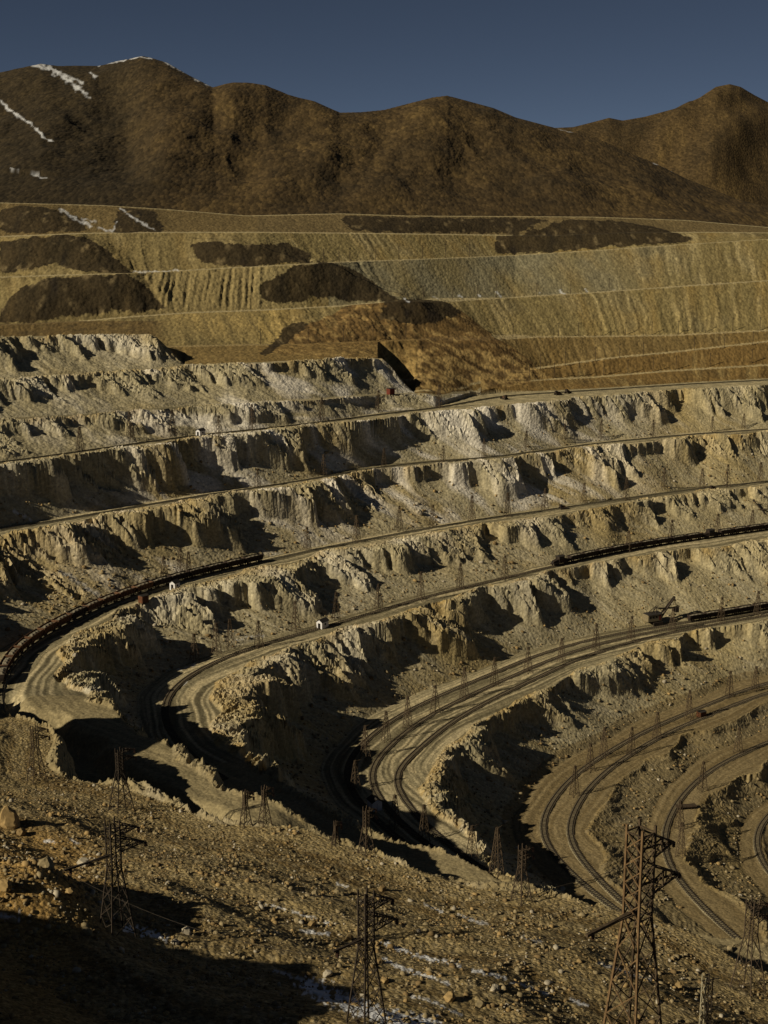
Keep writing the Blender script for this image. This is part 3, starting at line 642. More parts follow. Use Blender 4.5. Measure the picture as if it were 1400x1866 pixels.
#OBJECTS#
# ------------------------------------------------------------------ mesh helpers and the tree of things
class MB:
    def __init__(s): s.v = []; s.f = []
    def add(s, vs, fs):
        n = len(s.v); s.v += [tuple(map(float, q)) for q in vs]; s.f += [tuple(n+i for i in q) for q in fs]
    def box(s, c, d, rz=0.0, top=(1, 1)):
        cx, cy, cz = c; dx, dy, dz = d[0]/2, d[1]/2, d[2]/2; cs, sn = math.cos(rz), math.sin(rz); vs = []
        for k, (tx, ty) in ((-1, (1, 1)), (1, top)):
            for i, j in ((-1, -1), (1, -1), (1, 1), (-1, 1)):
                x_, y_ = i*dx*tx, j*dy*ty
                vs.append((cx+x_*cs-y_*sn, cy+x_*sn+y_*cs, cz+k*dz))
        s.add(vs, [(3, 2, 1, 0), (4, 5, 6, 7), (0, 1, 5, 4), (1, 2, 6, 5), (2, 3, 7, 6), (3, 0, 4, 7)]); return s
    def bar(s, p, q, w_, h_=None):
        p = np.array(p, float); q = np.array(q, float); d = q-p; L = np.linalg.norm(d)
        if L < 1e-6: return s
        d /= L; up = np.array((0, 0, 1.0)) if abs(d[2]) < .95 else np.array((1.0, 0, 0))
        a = np.cross(d, up); a /= np.linalg.norm(a); b = np.cross(d, a); h_ = h_ or w_
        vs = [e+a*i*w_/2+b*j*h_/2 for e in (p, q) for i, j in ((-1, -1), (1, -1), (1, 1), (-1, 1))]
        s.add(vs, [(3, 2, 1, 0), (4, 5, 6, 7), (0, 1, 5, 4), (1, 2, 6, 5), (2, 3, 7, 6), (3, 0, 4, 7)]); return s
    def rod(s, pts, r, n=6):
        pts = [np.array(p, float) for p in pts]; vs = []; fs = []
        for i, p in enumerate(pts):
            d = pts[min(i+1, len(pts)-1)]-pts[max(i-1, 0)]; d = d/np.linalg.norm(d)
            up = np.array((0, 0, 1.0)) if abs(d[2]) < .9 else np.array((1.0, 0, 0))
            a = np.cross(d, up); a /= np.linalg.norm(a); b = np.cross(d, a)
            for k in range(n):
                t = 2*math.pi*k/n; vs.append(p+r*(math.cos(t)*a+math.sin(t)*b))
        for i in range(len(pts)-1):
            for k in range(n): fs.append((i*n+k, i*n+(k+1) % n, (i+1)*n+(k+1) % n, (i+1)*n+k))
        fs.append(tuple(range(n))[::-1]); fs.append(tuple((len(pts)-1)*n+k for k in range(n)))
        s.add(vs, fs); return s
    def disc(s, c, axis, r, w_, n=12):
        c = np.array(c, float); ax = np.array(axis, float); ax /= np.linalg.norm(ax)
        return s.rod([c-ax*w_/2, c+ax*w_/2], r, n)
    def prism(s, prof, x0, x1):
        """profile in (y, z) swept along x"""
        n = len(prof); vs = [(x0, a, b) for a, b in prof]+[(x1, a, b) for a, b in prof]
        s.add(vs, [tuple(range(n))[::-1], tuple(range(n, 2*n))]+[(i, (i+1) % n, n+(i+1) % n, n+i) for i in range(n)]); return s
    def build(s, name, mat, parent=None, smooth_=False):
        me = bpy.data.meshes.new(name); me.from_pydata(s.v, [], s.f); me.update()
        me.materials.append(mat)
        if smooth_: me.polygons.foreach_set('use_smooth', [True]*len(me.polygons))
        o = bpy.data.objects.new(name, me); COL.objects.link(o)
        if parent is not None: o.parent = parent
        return o
def thing(name, label, cat, loc, rz=0.0, group=None):
    o = bpy.data.objects.new(name, None); COL.objects.link(o); o.empty_display_size = .5
    o.location = loc; o.rotation_euler = (0, 0, rz); tag(o, label, cat, group); return o
def tag(o, label, cat, group=None):
    o['label'] = label; o['category'] = cat
    if group: o['group'] = group
    return o
KIDS = {}
def copy_tree(o, parent=None):
    c = o.copy(); COL.objects.link(c); c.parent = parent
    for ch in KIDS.setdefault(o.name, list(o.children)): copy_tree(ch, c)
    return c
def place(proto, loc, rz, label, group=None, first=[]):
    """the prototype itself the first time, a copy of its whole tree after that"""
    if proto.name in first: o = copy_tree(proto)
    else: first.append(proto.name); o = proto
    KIDS.setdefault(proto.name, list(proto.children))
    o.location = loc; o.rotation_euler = (0, 0, rz); o['label'] = label
    if group: o['group'] = group
    return o
ORD = ['first', 'second', 'third', 'fourth', 'fifth', 'sixth', 'seventh', 'eighth', 'ninth', 'tenth', 'eleventh', 'twelfth', 'thirteenth', 'fourteenth', 'fifteenth', 'sixteenth', 'seventeenth', 'eighteenth', 'nineteenth', 'twentieth']
ORD += ['twenty-'+q for q in ORD[:9]] + ['thirtieth'] + ['thirty-'+q for q in ORD[:9]] + ['fortieth'] + ['forty-'+q for q in ORD[:9]]
RUST = pmat('rusted_steel', (.062, .043, .026), .8, .5, 1.2)
STEEL = pmat('weathered_dark_steel', (.040, .030, .022), .75, .4, 1.0)
CARP = pmat('ore_car_paint', (.030, .021, .016), .8, .5, .8)
CARR = pmat('ore_car_rust', (.105, .055, .030), .85, .5, .8)
ORE = pmat('ore_load', (.20, .17, .12), .95, .4, 3.0, bump=.6)
TIMB = pmat('weathered_timber', (.060, .042, .027), .9, .4, 2.0)
RAILM = pmat('rail_steel', (.045, .038, .032), .6, .3, 2.0)
BALL = pmat('dark_ballast', (.19, .16, .098), .95, .45, 1.3, bump=.5)
WHITE = pmat('white_boards', (.62, .60, .60), .8, .08, 3.0)
ROOF = pmat('tarred_roof', (.035, .030, .026), .9, .3, 2.0)
DARK = pmat('dark_opening', (.012, .010, .009), .9, .2, 2.0)
GLASS = pmat('cab_glass', (.03, .035, .04), .2, .1, 1.0)
TANW = pmat('tan_boards', (.20, .16, .095), .85, .25, 2.0)
REDP = pmat('red_primer', (.13, .032, .02), .8, .35, 2.0)
ORNG = pmat('orange_rust', (.12, .05, .024), .85, .4, 1.5)
PORC = pmat('insulator_porcelain', (.05, .028, .02), .35, .2, 4.0)

# ------------------------------------------------------------------ railway tracks along the benches
def offpath(lv, f, it=14):
    t = soften(PLAN[lv+'toe'], it)
    w_ = gsample(SDF[lv+'crest'], t[:, 0], t[:, 1]); w_ = np.clip(w_, 4, 60)
    for _ in range(12): w_ = np.r_[w_[0], (w_[:-2]+2*w_[1:-1]+w_[2:])/4, w_[-1]]
    d = np.gradient(t, axis=0); d /= np.maximum(np.hypot(d[:, 0], d[:, 1]), 1e-6)[:, None]
    return soften(t+np.stack([d[:, 1], -d[:, 0]], 1)*(f*w_)[:, None], it)
def clip_path(p, x1=330, ymin=None, drop=0):
    d = np.hypot(*np.diff(p, axis=0).T); k = np.r_[0, np.cumsum(d)]
    m = (p[:, 0] < x1)
    if ymin is not None: m &= (p[:, 1] > ymin)
    i = np.where(m)[0]
    return resample(p[i[0]:i[-1]+1], 4.0)
TRK = {}
PLAN['Ytoe'] = resample(np.array([(a_*104/np.interp(a_, *YTOE), 104/np.interp(a_, *YTOE)) for a_ in np.linspace(-.33, .40, 120)]), 5.0)
def along(p, s):
    d = np.r_[0, np.cumsum(np.hypot(*np.diff(p, axis=0).T))]
    q = np.array([np.interp(s, d, p[:, 0]), np.interp(s, d, p[:, 1])]); e = np.array([np.interp(s+1, d, p[:, 0]), np.interp(s+1, d, p[:, 1])])
    g = np.array([np.interp(s-1, d, p[:, 0]), np.interp(s-1, d, p[:, 1])]); t = e-g
    return q, math.atan2(t[1], t[0])
def plen(p): return float(np.hypot(*np.diff(p, axis=0).T).sum())
def nearest_s(p, u, v, z):
    a, t = sight(u, v); yy = -z/float(t); xx = float(a)*yy
    q = resample(p, 1.0); i = np.argmin((q[:, 0]-xx)**2+(q[:, 1]-yy)**2)
    return float(np.hypot(*np.diff(q[:i+1], axis=0).T).sum()) if i else 0.0
TRACKS = [('Y', .30, 'railway track on the highest rail bench under the ochre hillside', 560, 0), ('Z', .45, 'single railway track on the bench just above the long curved ore train', 540, 0), ('A', .34, 'railway track under the long curved ore train', 380, 0), ('B', .36, 'railway track passing the small white shed with a dark doorway', 385, 1),
 ('C', .22, 'railway track nearest the rock face on the broad bench of the power shovel', 392, 1), ('C', .48, 'middle railway track of the broad bench of the power shovel', 380, 1), ('C', .76, 'outer railway track of the broad bench of the power shovel', 370, 1),
 ('D', .34, 'inner railway track on the bench below the power shovel', 385, 1), ('D', .68, 'outer railway track on the bench below the power shovel', 372, 1), ('E', .45, 'railway track of the deep bench curving behind the big rusty pylon', 345, 1), ('F', .45, 'railway track of the lowest curved bench at the right edge', 380, 1)]
BT = .28
for lv, f, lab, ymin, sl in TRACKS:
    p = clip_path(offpath(lv, f), 330, ymin); z0 = LV[lv]; TRK[(lv, f)] = p
    c = p.mean(0); o = thing('railway_track', lab, 'railway track', (c[0], c[1], z0), 0, 'railway tracks along the benches')
    q = resample(p, 3.0)-c; d = np.gradient(q, axis=0); d /= np.hypot(d[:, 0], d[:, 1])[:, None]; nrm = np.stack([-d[:, 1], d[:, 0]], 1)
    def ribbon(name, prof, mat, off=0.0):
        b = MB(); n = len(prof); vs = []
        for i in range(len(q)):
            for h, zz in prof: vs.append((q[i, 0]+nrm[i, 0]*(h+off), q[i, 1]+nrm[i, 1]*(h+off), zz))
        fs = [(i*n+k, i*n+k+1, (i+1)*n+k+1, (i+1)*n+k) for i in range(len(q)-1) for k in range(n-1)]
        b.add(vs, fs); return b.build(name, mat, o)
    ribbon('ballast', [(-2.0, -.7), (-1.25, BT), (1.25, BT), (2.0, -.7)], BALL)
    for sgn in (-.76, .76): ribbon('rail', [(-.055, BT-.02), (-.055, BT+.24), (.055, BT+.24), (.055, BT-.02)], RAILM, sgn)
    if sl:
        b = MB(); L = plen(p)
        for k in range(int(L/1.1)):
            g, th = along(p, k*1.1); b.box((g[0]-c[0], g[1]-c[1], BT+.06), (.34, 2.7, .16), th)
        t_ = b.build('sleepers', TIMB, o); t_['kind'] = 'stuff'

# ------------------------------------------------------------------ lattice towers
def lattice(o, H, wb, wt, waist, nb_, leg_w, br_w, mat, mat2, single=True):
    """four legs, straight above the waist and flaring below; cross braces on every side"""
    def half(zz): return wt/2 if zz >= waist else wb/2+(wt-wb)/2*(zz/waist)
    for i, j in ((-1, -1), (1, -1), (1, 1), (-1, 1)):
        b = MB(); b.bar((i*wb/2, j*wb/2, -.6), (i*half(waist), j*half(waist), waist), leg_w)
        if waist < H: b.bar((i*wt/2, j*wt/2, waist), (i*wt/2, j*wt/2, H), leg_w)
        b.build('leg', mat2 if (i, j) in ((-1, -1), (-1, 1)) else mat, o)
    zs = [0.0]
    k = max(1, int(nb_*.5)); zs = list(np.linspace(0, waist, k+1))+list(np.linspace(waist, H-1.0, nb_-k+1))[1:] if waist < H else list(np.linspace(0, H, nb_+1))
    all_ = MB()
    for z0, z1 in zip(zs[:-1], zs[1:]):
        h0, h1 = half(z0), half(z1)
        for (i0_, j0_), (i1_, j1_) in (((-1, -1), (1, -1)), ((1, -1), (1, 1)), ((1, 1), (-1, 1)), ((-1, 1), (-1, -1))):
            for A_, B_ in (((i0_*h0, j0_*h0, z0), (i1_*h1, j1_*h1, z1)), ((i1_*h0, j1_*h0, z0), (i0_*h1, j0_*h1, z1))):
                if single: MB().bar(A_, B_, br_w).build('brace', mat2 if i0_ < 0 and i1_ < 0 else mat, o)
                else: all_.bar(A_, B_, br_w)
            if abs(z1-waist) < .01 or z1 == zs[-1]:
                if single: MB().bar((i0_*h1, j0_*h1, z1), (i1_*h1, j1_*h1, z1), br_w*1.15).build('girt', mat, o)
                else: all_.bar((i0_*h1, j0_*h1, z1), (i1_*h1, j1_*h1, z1), br_w)
    if not single: all_.build('bracing', mat, o)
def bracket(o, z0, dep, L, side, wt, mat, cw=.13):
    """triangular cross arm: level bottom chords, sloping top chords, struts and hangers, insulator at the tip"""
    b = MB(); tip = side*(wt/2+L)
    for s_ in (-1, 1):
        r0 = (side*wt/2, s_*wt/2, z0); r1 = (side*wt/2, s_*wt/2, z0+dep); e = (tip, s_*.12, z0+.05)
        b.bar(r0, e, cw); b.bar(r1, e, cw)
        for f, g in ((.0, .38), (.38, .38), (.38, .70), (.7, .7)):
            pb = np.array(r0)*(1-f)+np.array(e)*f; pt = np.array(r1)*(1-g)+np.array(e)*g
            b.bar(pb, pt, cw*.7)
    for f in (.38, .7):
        for r_, zz in ((z0, z0+.05), (z0+dep, z0+.05)):
            p1 = np.array((side*wt/2, -wt/2, r_))*(1-f)+np.array((tip, -.12, zz))*f; p2 = np.array((side*wt/2, wt/2, r_))*(1-f)+np.array((tip, .12, zz))*f
            b.bar(p1, p2, cw*.7)
    a = b.build('crossarm', mat, o)
    insulator((tip+side*.25, 0, z0-.25), a)
    return (tip+side*.25, 0, z0-.95)
def insulator(c, parent):
    b = MB(); b.rod([(c[0], c[1], c[2]+.35), (c[0], c[1], c[2]-.7)], .05, 5)
    for k in range(3): b.disc((c[0], c[1], c[2]+.05-.26*k), (0, 0, 1), .24, .12, 9)
    b.build('insulator', PORC, parent)
def pylon(name, label, loc, H, rz, wb, wt, waist, arms, single, mat, mat2, group='power line pylons on the near slope', nb_=8, scale=1.0):
    o = thing(name, label, 'pylon', loc, rz, group); tips = []
    lattice(o, H, wb, wt, waist, nb_, .17*scale, .085*scale, mat, mat2, single)
    for (zf, dep, L, side) in arms:
        if dep > 0: tips.append(bracket(o, zf, dep, L, side, wt, mat, .14*scale))
        else:
            b = MB(); e = (side*(wt/2+L), 0, zf); b.bar((0, 0, zf), e, .24*scale); b.bar((side*wt/2, .5, zf-.0), (side*(wt/2+L*.6), 0, zf), .10*scale); b.bar((side*wt/2, -.5, zf), (side*(wt/2+L*.6), 0, zf), .10*scale)
            a = b.build('crossarm', mat, o); insulator((side*(wt/2+L*.86), 0, zf-.35), a); tips.append((side*(wt/2+L*.86), 0, zf-1.0))
    c, s_ = math.cos(rz), math.sin(rz)
    return [(loc[0]+t[0]*c-t[1]*s_, loc[1]+t[0]*s_+t[1]*c, loc[2]+t[2]) for t in tips]
def ground_at(a_u, y_):
    """ground point in the vertical plane of photo column u (at its foot) at distance y"""
    x_ = a_u*y_; return (x_, y_, ground_z(x_, y_))
def pxh(loc, px):
    d = loc[1]*CP-loc[2]*SP; el = math.atan2(-loc[2], loc[1]); return px*d/F/math.cos(el)
NE = math.radians(40)
p1 = at(1163, 1864); a1 = sight(1163, 1930)[0]
a1 = sight(1150, 1930)[0]; g1 = ground_at(float(a1), p1[1]-12)
def lift(loc, v_top):
    """height at which a vertical over loc reaches photo row v_top"""
    t = float(sight(700, v_top)[1]); return -t*loc[1]-loc[2]
T1H = lift(g1, 1503)
TIPS = []
TIPS.append(pylon('pylon', 'tall rusty lattice pylon in the lower right corner, nearest of the pylons', g1, T1H, NE, T1H*.185, T1H*.080, T1H*.60, [(T1H*.86, T1H*.095, T1H*.17, 1), (T1H*.70, T1H*.12, T1H*.22, 1), (T1H*.625, 0, T1H*.27, -1)], True, RUST, pmat('sunlit_orange_rust', (.145, .09, .044), .8, .35, 1.2), nb_=9, scale=1.7))  # left legs and braces in a lighter rust, sunlight painted into the colour
p2 = at(668, 1860); g2 = ground_at(float(sight(668, 1880)[0]), p2[1]-2); H2 = lift(g2, 1622)
TIPS.append(pylon('pylon', 'dark lattice pylon at the bottom centre standing over the snow strip', g2, H2, NE, H2*.20, H2*.075, H2*.58, [(H2*.86, H2*.10, H2*.18, 1), (H2*.70, H2*.12, H2*.22, 1), (H2*.655, 0, H2*.24, -1)], True, STEEL, STEEL, nb_=9))
g3 = at(214, 1698); H3 = lift(g3, 1494)
TIPS.append(pylon('pylon', 'dark lattice pylon behind the orange rock mound at lower left', g3, H3, NE, H3*.22, H3*.085, H3*.58, [(H3*.87, H3*.09, H3*.18, 1), (H3*.72, H3*.12, H3*.24, 1), (H3*.70, 0, H3*.40, -1)], True, STEEL, STEEL, nb_=8, scale=1.05))
g4 = at(222, 1478); H4 = lift(g4, 1364)
TIPS.append(pylon('pylon', 'slender dark pylon on the rim beside the shaded hollow', g4, H4, NE, H4*.30, H4*.08, H4*.66, [(H4*.93, H4*.06, H4*.2, 1), (H4*.80, H4*.08, H4*.22, 1)], False, STEEL, STEEL, nb_=9))
PYLB = pmat('weathered_brown_steel', (.065, .046, .030), .8, .4, 1.0)
for u_, vb, vt, lab in ((68, 1422, 1322, 'dark lattice pylon at the far left edge above the rim'), (668, 1553, 1470, 'dark pylon on the rim just below the small white shed with the dark roof'), (1362, 1806, 1638, 'dark lattice pylon at the right edge beside the lowest tracks'), (950, 1640, 1540, 'thin pylon on the rim in front of the large black shadow'), (612, 1538, 1496, 'short pylon at the rim left of the white shed'), (448, 1502, 1440, 'short dark pylon left of the rim notch'), (483, 1500, 1432, 'short dark pylon right of the rim notch')):
    g = at(u_, vb+2); H = lift(g, vt)
    t_ = pylon('pylon', lab, g, H, NE, H*.26, H*.09, H*.62, [(H*.88, H*.08, H*.18, 1), (H*.74, H*.09, H*.2, 1)], False, PYLB, PYLB, nb_=7, scale=.85)
p7 = at(1282, 1862); g7 = ground_at(float(sight(1283, 1900)[0]), p7[1]-5); H7 = lift(g7, 1778)
o7 = thing('pylon', 'short pale lattice mast at the bottom edge in front of a black rock hollow', 'pylon', g7, math.radians(15), 'power line pylons on the near slope')
lattice(o7, H7, 1.25, 1.1, H7*.3, 5, .13, .07, STEEL, pmat('pale_mast_steel', (.38, .33, .22), .7, .2, 2.0), True)  # left legs and their braces pale, the others dark
MB().bar((-.9, 0, H7-.7), (1.9, 0, H7-.7), .12).build('crossarm', STEEL, o7)
# conductors between the pylons of the line
def wire(p, q, sag, r): 
    p = np.array(p); q = np.array(q); n = 14
    return MB().rod([p+(q-p)*i/n-np.array((0, 0, sag*4*(i/n)*(1-i/n))) for i in range(n+1)], r, 4)
for k in range(3):
    for i, (A_, B_) in enumerate(((TIPS[0], TIPS[1]), (TIPS[1], TIPS[2]))):
        o = wire(A_[k], B_[k], 2.2, .028).build('power_cable', STEEL, None)
        tag(o, ['upper', 'lower', 'left-hand'][k]+' cable slung '+['from the nearest rusty pylon to the bottom centre pylon', 'from the bottom centre pylon to the lower left pylon'][i], 'cable', 'power line cables')
# trolley towers: prototype, then copies along the benches
def trolley(h, wb, name):
    o = thing(name, 'trolley tower', 'trolley tower', (0, 0, 0))
    lattice(o, h, wb, .55, h, 6, .17, .085, POLEM, POLEM, False)
    MB().bar((-.3, 0, h-.4), (2.6, 0, h-.4), .15).build('crossarm', POLEM, o)
    return o
POLEM = pmat('brown_steel', (.075, .052, .032), .8, .4, 1.0)
TT = trolley(12.5, 3.0, 'trolley_tower')
BN = dict(Y='highest rail bench', Z='bench above the long curved train', A='bench of the long curved train', B='bench of the doorway shed', C='broad bench of the power shovel', D='bench below the power shovel', E='deep bench behind the rusty pylon')
SPOT = {
 'Y': [(147,822),(238,806),(315,792),(400,800),(460,784),(587,768),(690,752),(800,744)],
 'Z': [(470,888),(590,866),(700,850),(808,843),(882,834),(959,817),(1029,810),(1095,803),(1190,796),(1298,787),(1355,780)],
 'A': [(300,1060),(330,1052),(345,1055),(560,1003),(650,988),(728,968),(789,961),(860,949),(925,941),(993,930),(1064,917),(1141,912),(1210,895),(1279,889),(1325,887),(1385,880)],
 'B': [(355,1205),(395,1192),(420,1182),(472,1180),(539,1150),(613,1130),(690,1110),(767,1095),(839,1074),(920,1056),(1145,1005),(1223,990),(1307,976),(1370,966)],
 'C': [(648,1440),(666,1382),(704,1351),(743,1326),(793,1299),(846,1272),(901,1250),(962,1226),(1023,1206),(1086,1186),(1150,1168),(1225,1150),(1314,1134),(1380,1120),(720,1508),(773,1532)],
 'D': [(1047,1450),(1075,1405),(1100,1380),(1150,1377),(1197,1345),(1255,1310),(1329,1250+20),(1376,1246+12),(860,1565),(905,1590)],
 'E': [(1345,1372),(1280,1440),(1238,1510),(1160+80,1560)],
}
for lv, sp in SPOT.items():
    sp = sorted(sp); n = 0
    for u_, v_ in sp:
        a_, t_ = sight(u_, v_); yy = LV[lv]/-float(t_); xx = float(a_)*yy
        g = at(u_, v_)
        zz = max(ground_z(xx, yy), LV[lv]-4) if abs(ground_z(xx, yy)-LV[lv]) < 3 else None
        loc = (xx, yy, zz) if zz is not None else g
        o = place(TT, loc, NE+.3*math.sin(n*2.1), 'slim trolley tower, %s from left, %s' % (ORD[n], BN[lv]), 'trolley towers along the benches')
        k = 1.0 if lv != 'Z' else .8
        o.scale = (k, k, k*(.9+.2*((n*37) % 10)/10)); n += 1
# upright poles on the far terraces
PP = thing('utility_pole', 'pole', 'utility pole', (0, 0, 0))
MB().rod([(0, 0, -.6), (0, 0, 9.5)], .17, 6).build('post', TIMB, PP)
MB().bar((-1.1, 0, 8.7), (1.1, 0, 8.7), .16).build('crossarm', TIMB, PP)
TERR = {'lowest ochre terrace line at right': [(920,693),(965,690),(1010,687),(1055,686),(1100,684),(1144,681),(1190,677),(1232,673),(1294,668),(1370,661)],
 'slanting ochre terrace line at right': [(935,679),(985,672),(1030,666),(1085,658),(1129,652),(1172,649),(1265,639),(1320,634),(1372,629)],
 'terrace line at the foot of the gullied dump': [(935,615),(975,614),(1018,613),(1054,613),(1095,612),(1140,611),(1188,610),(1236,609),(1286,606),(1335,604),(1385,602)],
 'grey dump road above the scrub mound': [(590,479),(618,478),(638,477),(685,475),(727,473),(770,471),(812,469),(856,468)],
 'snow flecked dump road': [(772,547),(825,546),(870,544),(905,542),(978,540),(1040,536),(1110,531)],
 'ochre terrace line left of centre': [(475,628),(562,624),(626,621),(680,619),(740,617)]}
for nm, sp in TERR.items():
    for n, (u_, v_) in enumerate(sp):
        g = at(u_, v_)
        if g is None: continue
        o = place(PP, g, math.radians(35), 'thin wooden pole, %s from left, %s' % (ORD[n], nm), 'poles along the far terraces')

# ------------------------------------------------------------------ ore trains
def ore_car(paint, name='ore_car'):
    o = thing(name, 'ore car', 'ore car', (0, 0, 0)); L, W_ = 9.6, 3.1
    b = MB(); zb, zt = 1.25, 3.35
    for s_ in (-1, 1):
        b.add([(-L/2, s_*1.05, zb), (L/2, s_*1.05, zb), (L/2, s_*W_/2, zt), (-L/2, s_*W_/2, zt), (-L/2, s_*.95, zb), (L/2, s_*.95, zb), (L/2, s_*(W_/2-.12), zt), (-L/2, s_*(W_/2-.12), zt)],
              [(0, 1, 2, 3), (7, 6, 5, 4), (3, 2, 6, 7), (1, 0, 4, 5), (0, 3, 7, 4), (2, 1, 5, 6)])
        b.bar((-L/2, s_*W_/2, zt), (L/2, s_*W_/2, zt), .16)
        for k in range(7):
            xx = -L/2+.25+k*(L-.5)/6; b.bar((xx, s_*1.13, zb), (xx, s_*(W_/2+.06), zt-.05), .14)
    for e in (-1, 1): b.add([(e*L/2, -1.05, zb), (e*L/2, 1.05, zb), (e*L/2, W_/2, zt), (e*L/2, -W_/2, zt), (e*(L/2-.1), -1.05, zb), (e*(L/2-.1), 1.05, zb), (e*(L/2-.1), W_/2, zt), (e*(L/2-.1), -W_/2, zt)], [(0, 1, 2, 3), (7, 6, 5, 4), (3, 2, 6, 7), (0, 3, 7, 4), (2, 1, 5, 6), (1, 0, 4, 5)])
    b.box((0, 0, zb-.15), (L-.1, 2.2, .3))
    b.build('body', paint, o)
    vs = []; nx, ny = 9, 4
    for i in range(nx):
        for j in range(ny):
            fx, fy = i/(nx-1), j/(ny-1); vs.append(((fx-.5)*(L-.3), (fy-.5)*2.7, 2.75+.75*math.sin(math.pi*fx)**.6*math.sin(math.pi*fy)+.12*math.sin(i*3.1+j*1.7)))
    m = MB(); m.add(vs, [(i*ny+j, (i+1)*ny+j, (i+1)*ny+j+1, i*ny+j+1) for i in range(nx-1) for j in range(ny-1)]); m.build('ore_load', ORE, o)
    for e in (-1, 1):
        t_ = MB(); t_.box((e*L*.33, 0, .78), (2.5, .4, .3))
        for s_ in (-1, 1):
            t_.box((e*L*.33, s_*.95, .62), (2.3, .16, .34))
            for k in (-.8, .8): t_.disc((e*L*.33+k, s_*.76, .46), (0, 1, 0), .44, .14, 10)
        t_.build('bogie', STEEL, o)
    for e in (-1, 1): MB().bar((e*L/2, 0, .95), (e*(L/2+.45), 0, .95), .22).build('coupler', STEEL, o)
    return o
def locomotive():
    o = thing('locomotive', 'electric locomotive', 'locomotive', (0, 0, 0)); L = 11.5
    MB().box((0, 0, 1.15), (L, 2.8, .5)).build('frame', CARP, o)
    for e in (-1, 1):
        b = MB(); b.add([(e*1.9, -1.15, 1.4), (e*5.5, -1.0, 1.4), (e*5.5, 1.0, 1.4), (e*1.9, 1.15, 1.4), (e*1.9, -1.1, 3.1), (e*5.3, -.8, 2.3), (e*5.3, .8, 2.3), (e*1.9, 1.1, 3.1)], [(0, 1, 2, 3), (7, 6, 5, 4), (0, 4, 5, 1), (1, 5, 6, 2), (2, 6, 7, 3), (3, 7, 4, 0)] if e < 0 else [(3, 2, 1, 0), (4, 5, 6, 7), (1, 5, 4, 0), (2, 6, 5, 1), (3, 7, 6, 2), (0, 4, 7, 3)]); b.build('hood', CARP, o)
        MB().disc((e*5.45, 0, 2.0), (1, 0, 0), .25, .2, 10).build('headlight', GLASS, o)
        t_ = MB(); t_.box((e*3.3, 0, .8), (3.4, .5, .4))
        for s_ in (-1, 1):
            t_.box((e*3.3, s_*1.0, .7), (3.2, .18, .4))
            for k in (-1.15, 1.15): t_.disc((e*3.3+k, s_*.76, .55), (0, 1, 0), .53, .16, 12)
        t_.build('bogie', STEEL, o)
        MB().bar((e*L/2, 0, .95), (e*(L/2+.4), 0, .95), .24).build('coupler', STEEL, o)
    c = MB().box((0, 0, 2.85), (3.8, 2.8, 2.9)).build('cab', CARP, o)
    for s_ in (-1, 1):
        for xx in (-1.1, 0, 1.1): MB().box((xx, s_*1.41, 3.4), (.75, .06, .8)).build('window', GLASS, c)
    MB().prism([(-1.6, 4.3), (1.6, 4.3), (1.2, 4.62), (-1.2, 4.62)], -2.1, 2.1).build('roof', ROOF, o)
    pg = MB()
    for s_ in (-.6, .6): pg.bar((-1.2, s_, 4.6), (.6, s_, 5.5), .09); pg.bar((.6, s_, 5.5), (-.5, s_*.8, 6.4), .08)
    pg.bar((-.5, -1.0, 6.4), (-.5, 1.0, 6.4), .1); pg.build('pantograph', STEEL, o)
    return o
CD, CR, LO = ore_car(CARP), ore_car(CARR, 'ore_car'), locomotive()
ZTR = BT+.24
def train(lv, f, s0, items, step=10.6):
    p = TRK[(lv, f)]; s = s0
    for proto, lab, grp, ln in items:
        q, th = along(p, s+ln/2*(1 if step > 0 else -1)); place(proto, (q[0], q[1], LV[lv]+ZTR), th, lab, grp); s += ln*(1 if step > 0 else -1)
pA = TRK[('A', .34)]
sR = nearest_s(pA, 474, 1022, LV['A']); sL = nearest_s(pA, 52, 1262, LV['A'])
nA = int((sR-sL)/10.5); print('left train cars', nA)
train('A', .34, sR, [(CR if k > nA-13 and k % 7 != 3 else CD, ('rusty brown' if k > nA-13 and k % 7 != 3 else 'dark')+' loaded ore car, %s from the right-hand end of the long curved train' % ORD[k], 'ore cars of the long curved train', 10.5) for k in range(nA)], -1)
pB = TRK[('B', .36)]; s0 = nearest_s(pB, 1000, 1033, LV['B']); sM = nearest_s(pB, 1256, 975, LV['B']); n1_ = int(round((sM-s0-12.4)/10.5))
it = [(LO, 'electric locomotive with a high central cab leading the straight ore train at right', 'mine locomotives', 12.4)]
it += [(CD, 'dark ore car, %s behind the leading locomotive of the straight train' % ORD[k], 'ore cars of the straight train', 10.5) for k in range(n1_)]
it += [(LO, 'electric locomotive coupled in the middle of the straight ore train near the right edge', 'mine locomotives', 12.4)]
it += [(CD, 'dark ore car, %s to the right of the middle locomotive of the straight train' % ORD[k], 'ore cars of the straight train', 10.5) for k in range(9)]
train('B', .36, s0, it)
pC = TRK[('C', .22)]; s0 = nearest_s(pC, 1262, 1138, LV['C'])
train('C', .22, s0, [(CD, 'dark ore car, %s to the right of the power shovel' % ORD[k], 'ore cars waiting by the power shovel', 10.5) for k in range(9)])

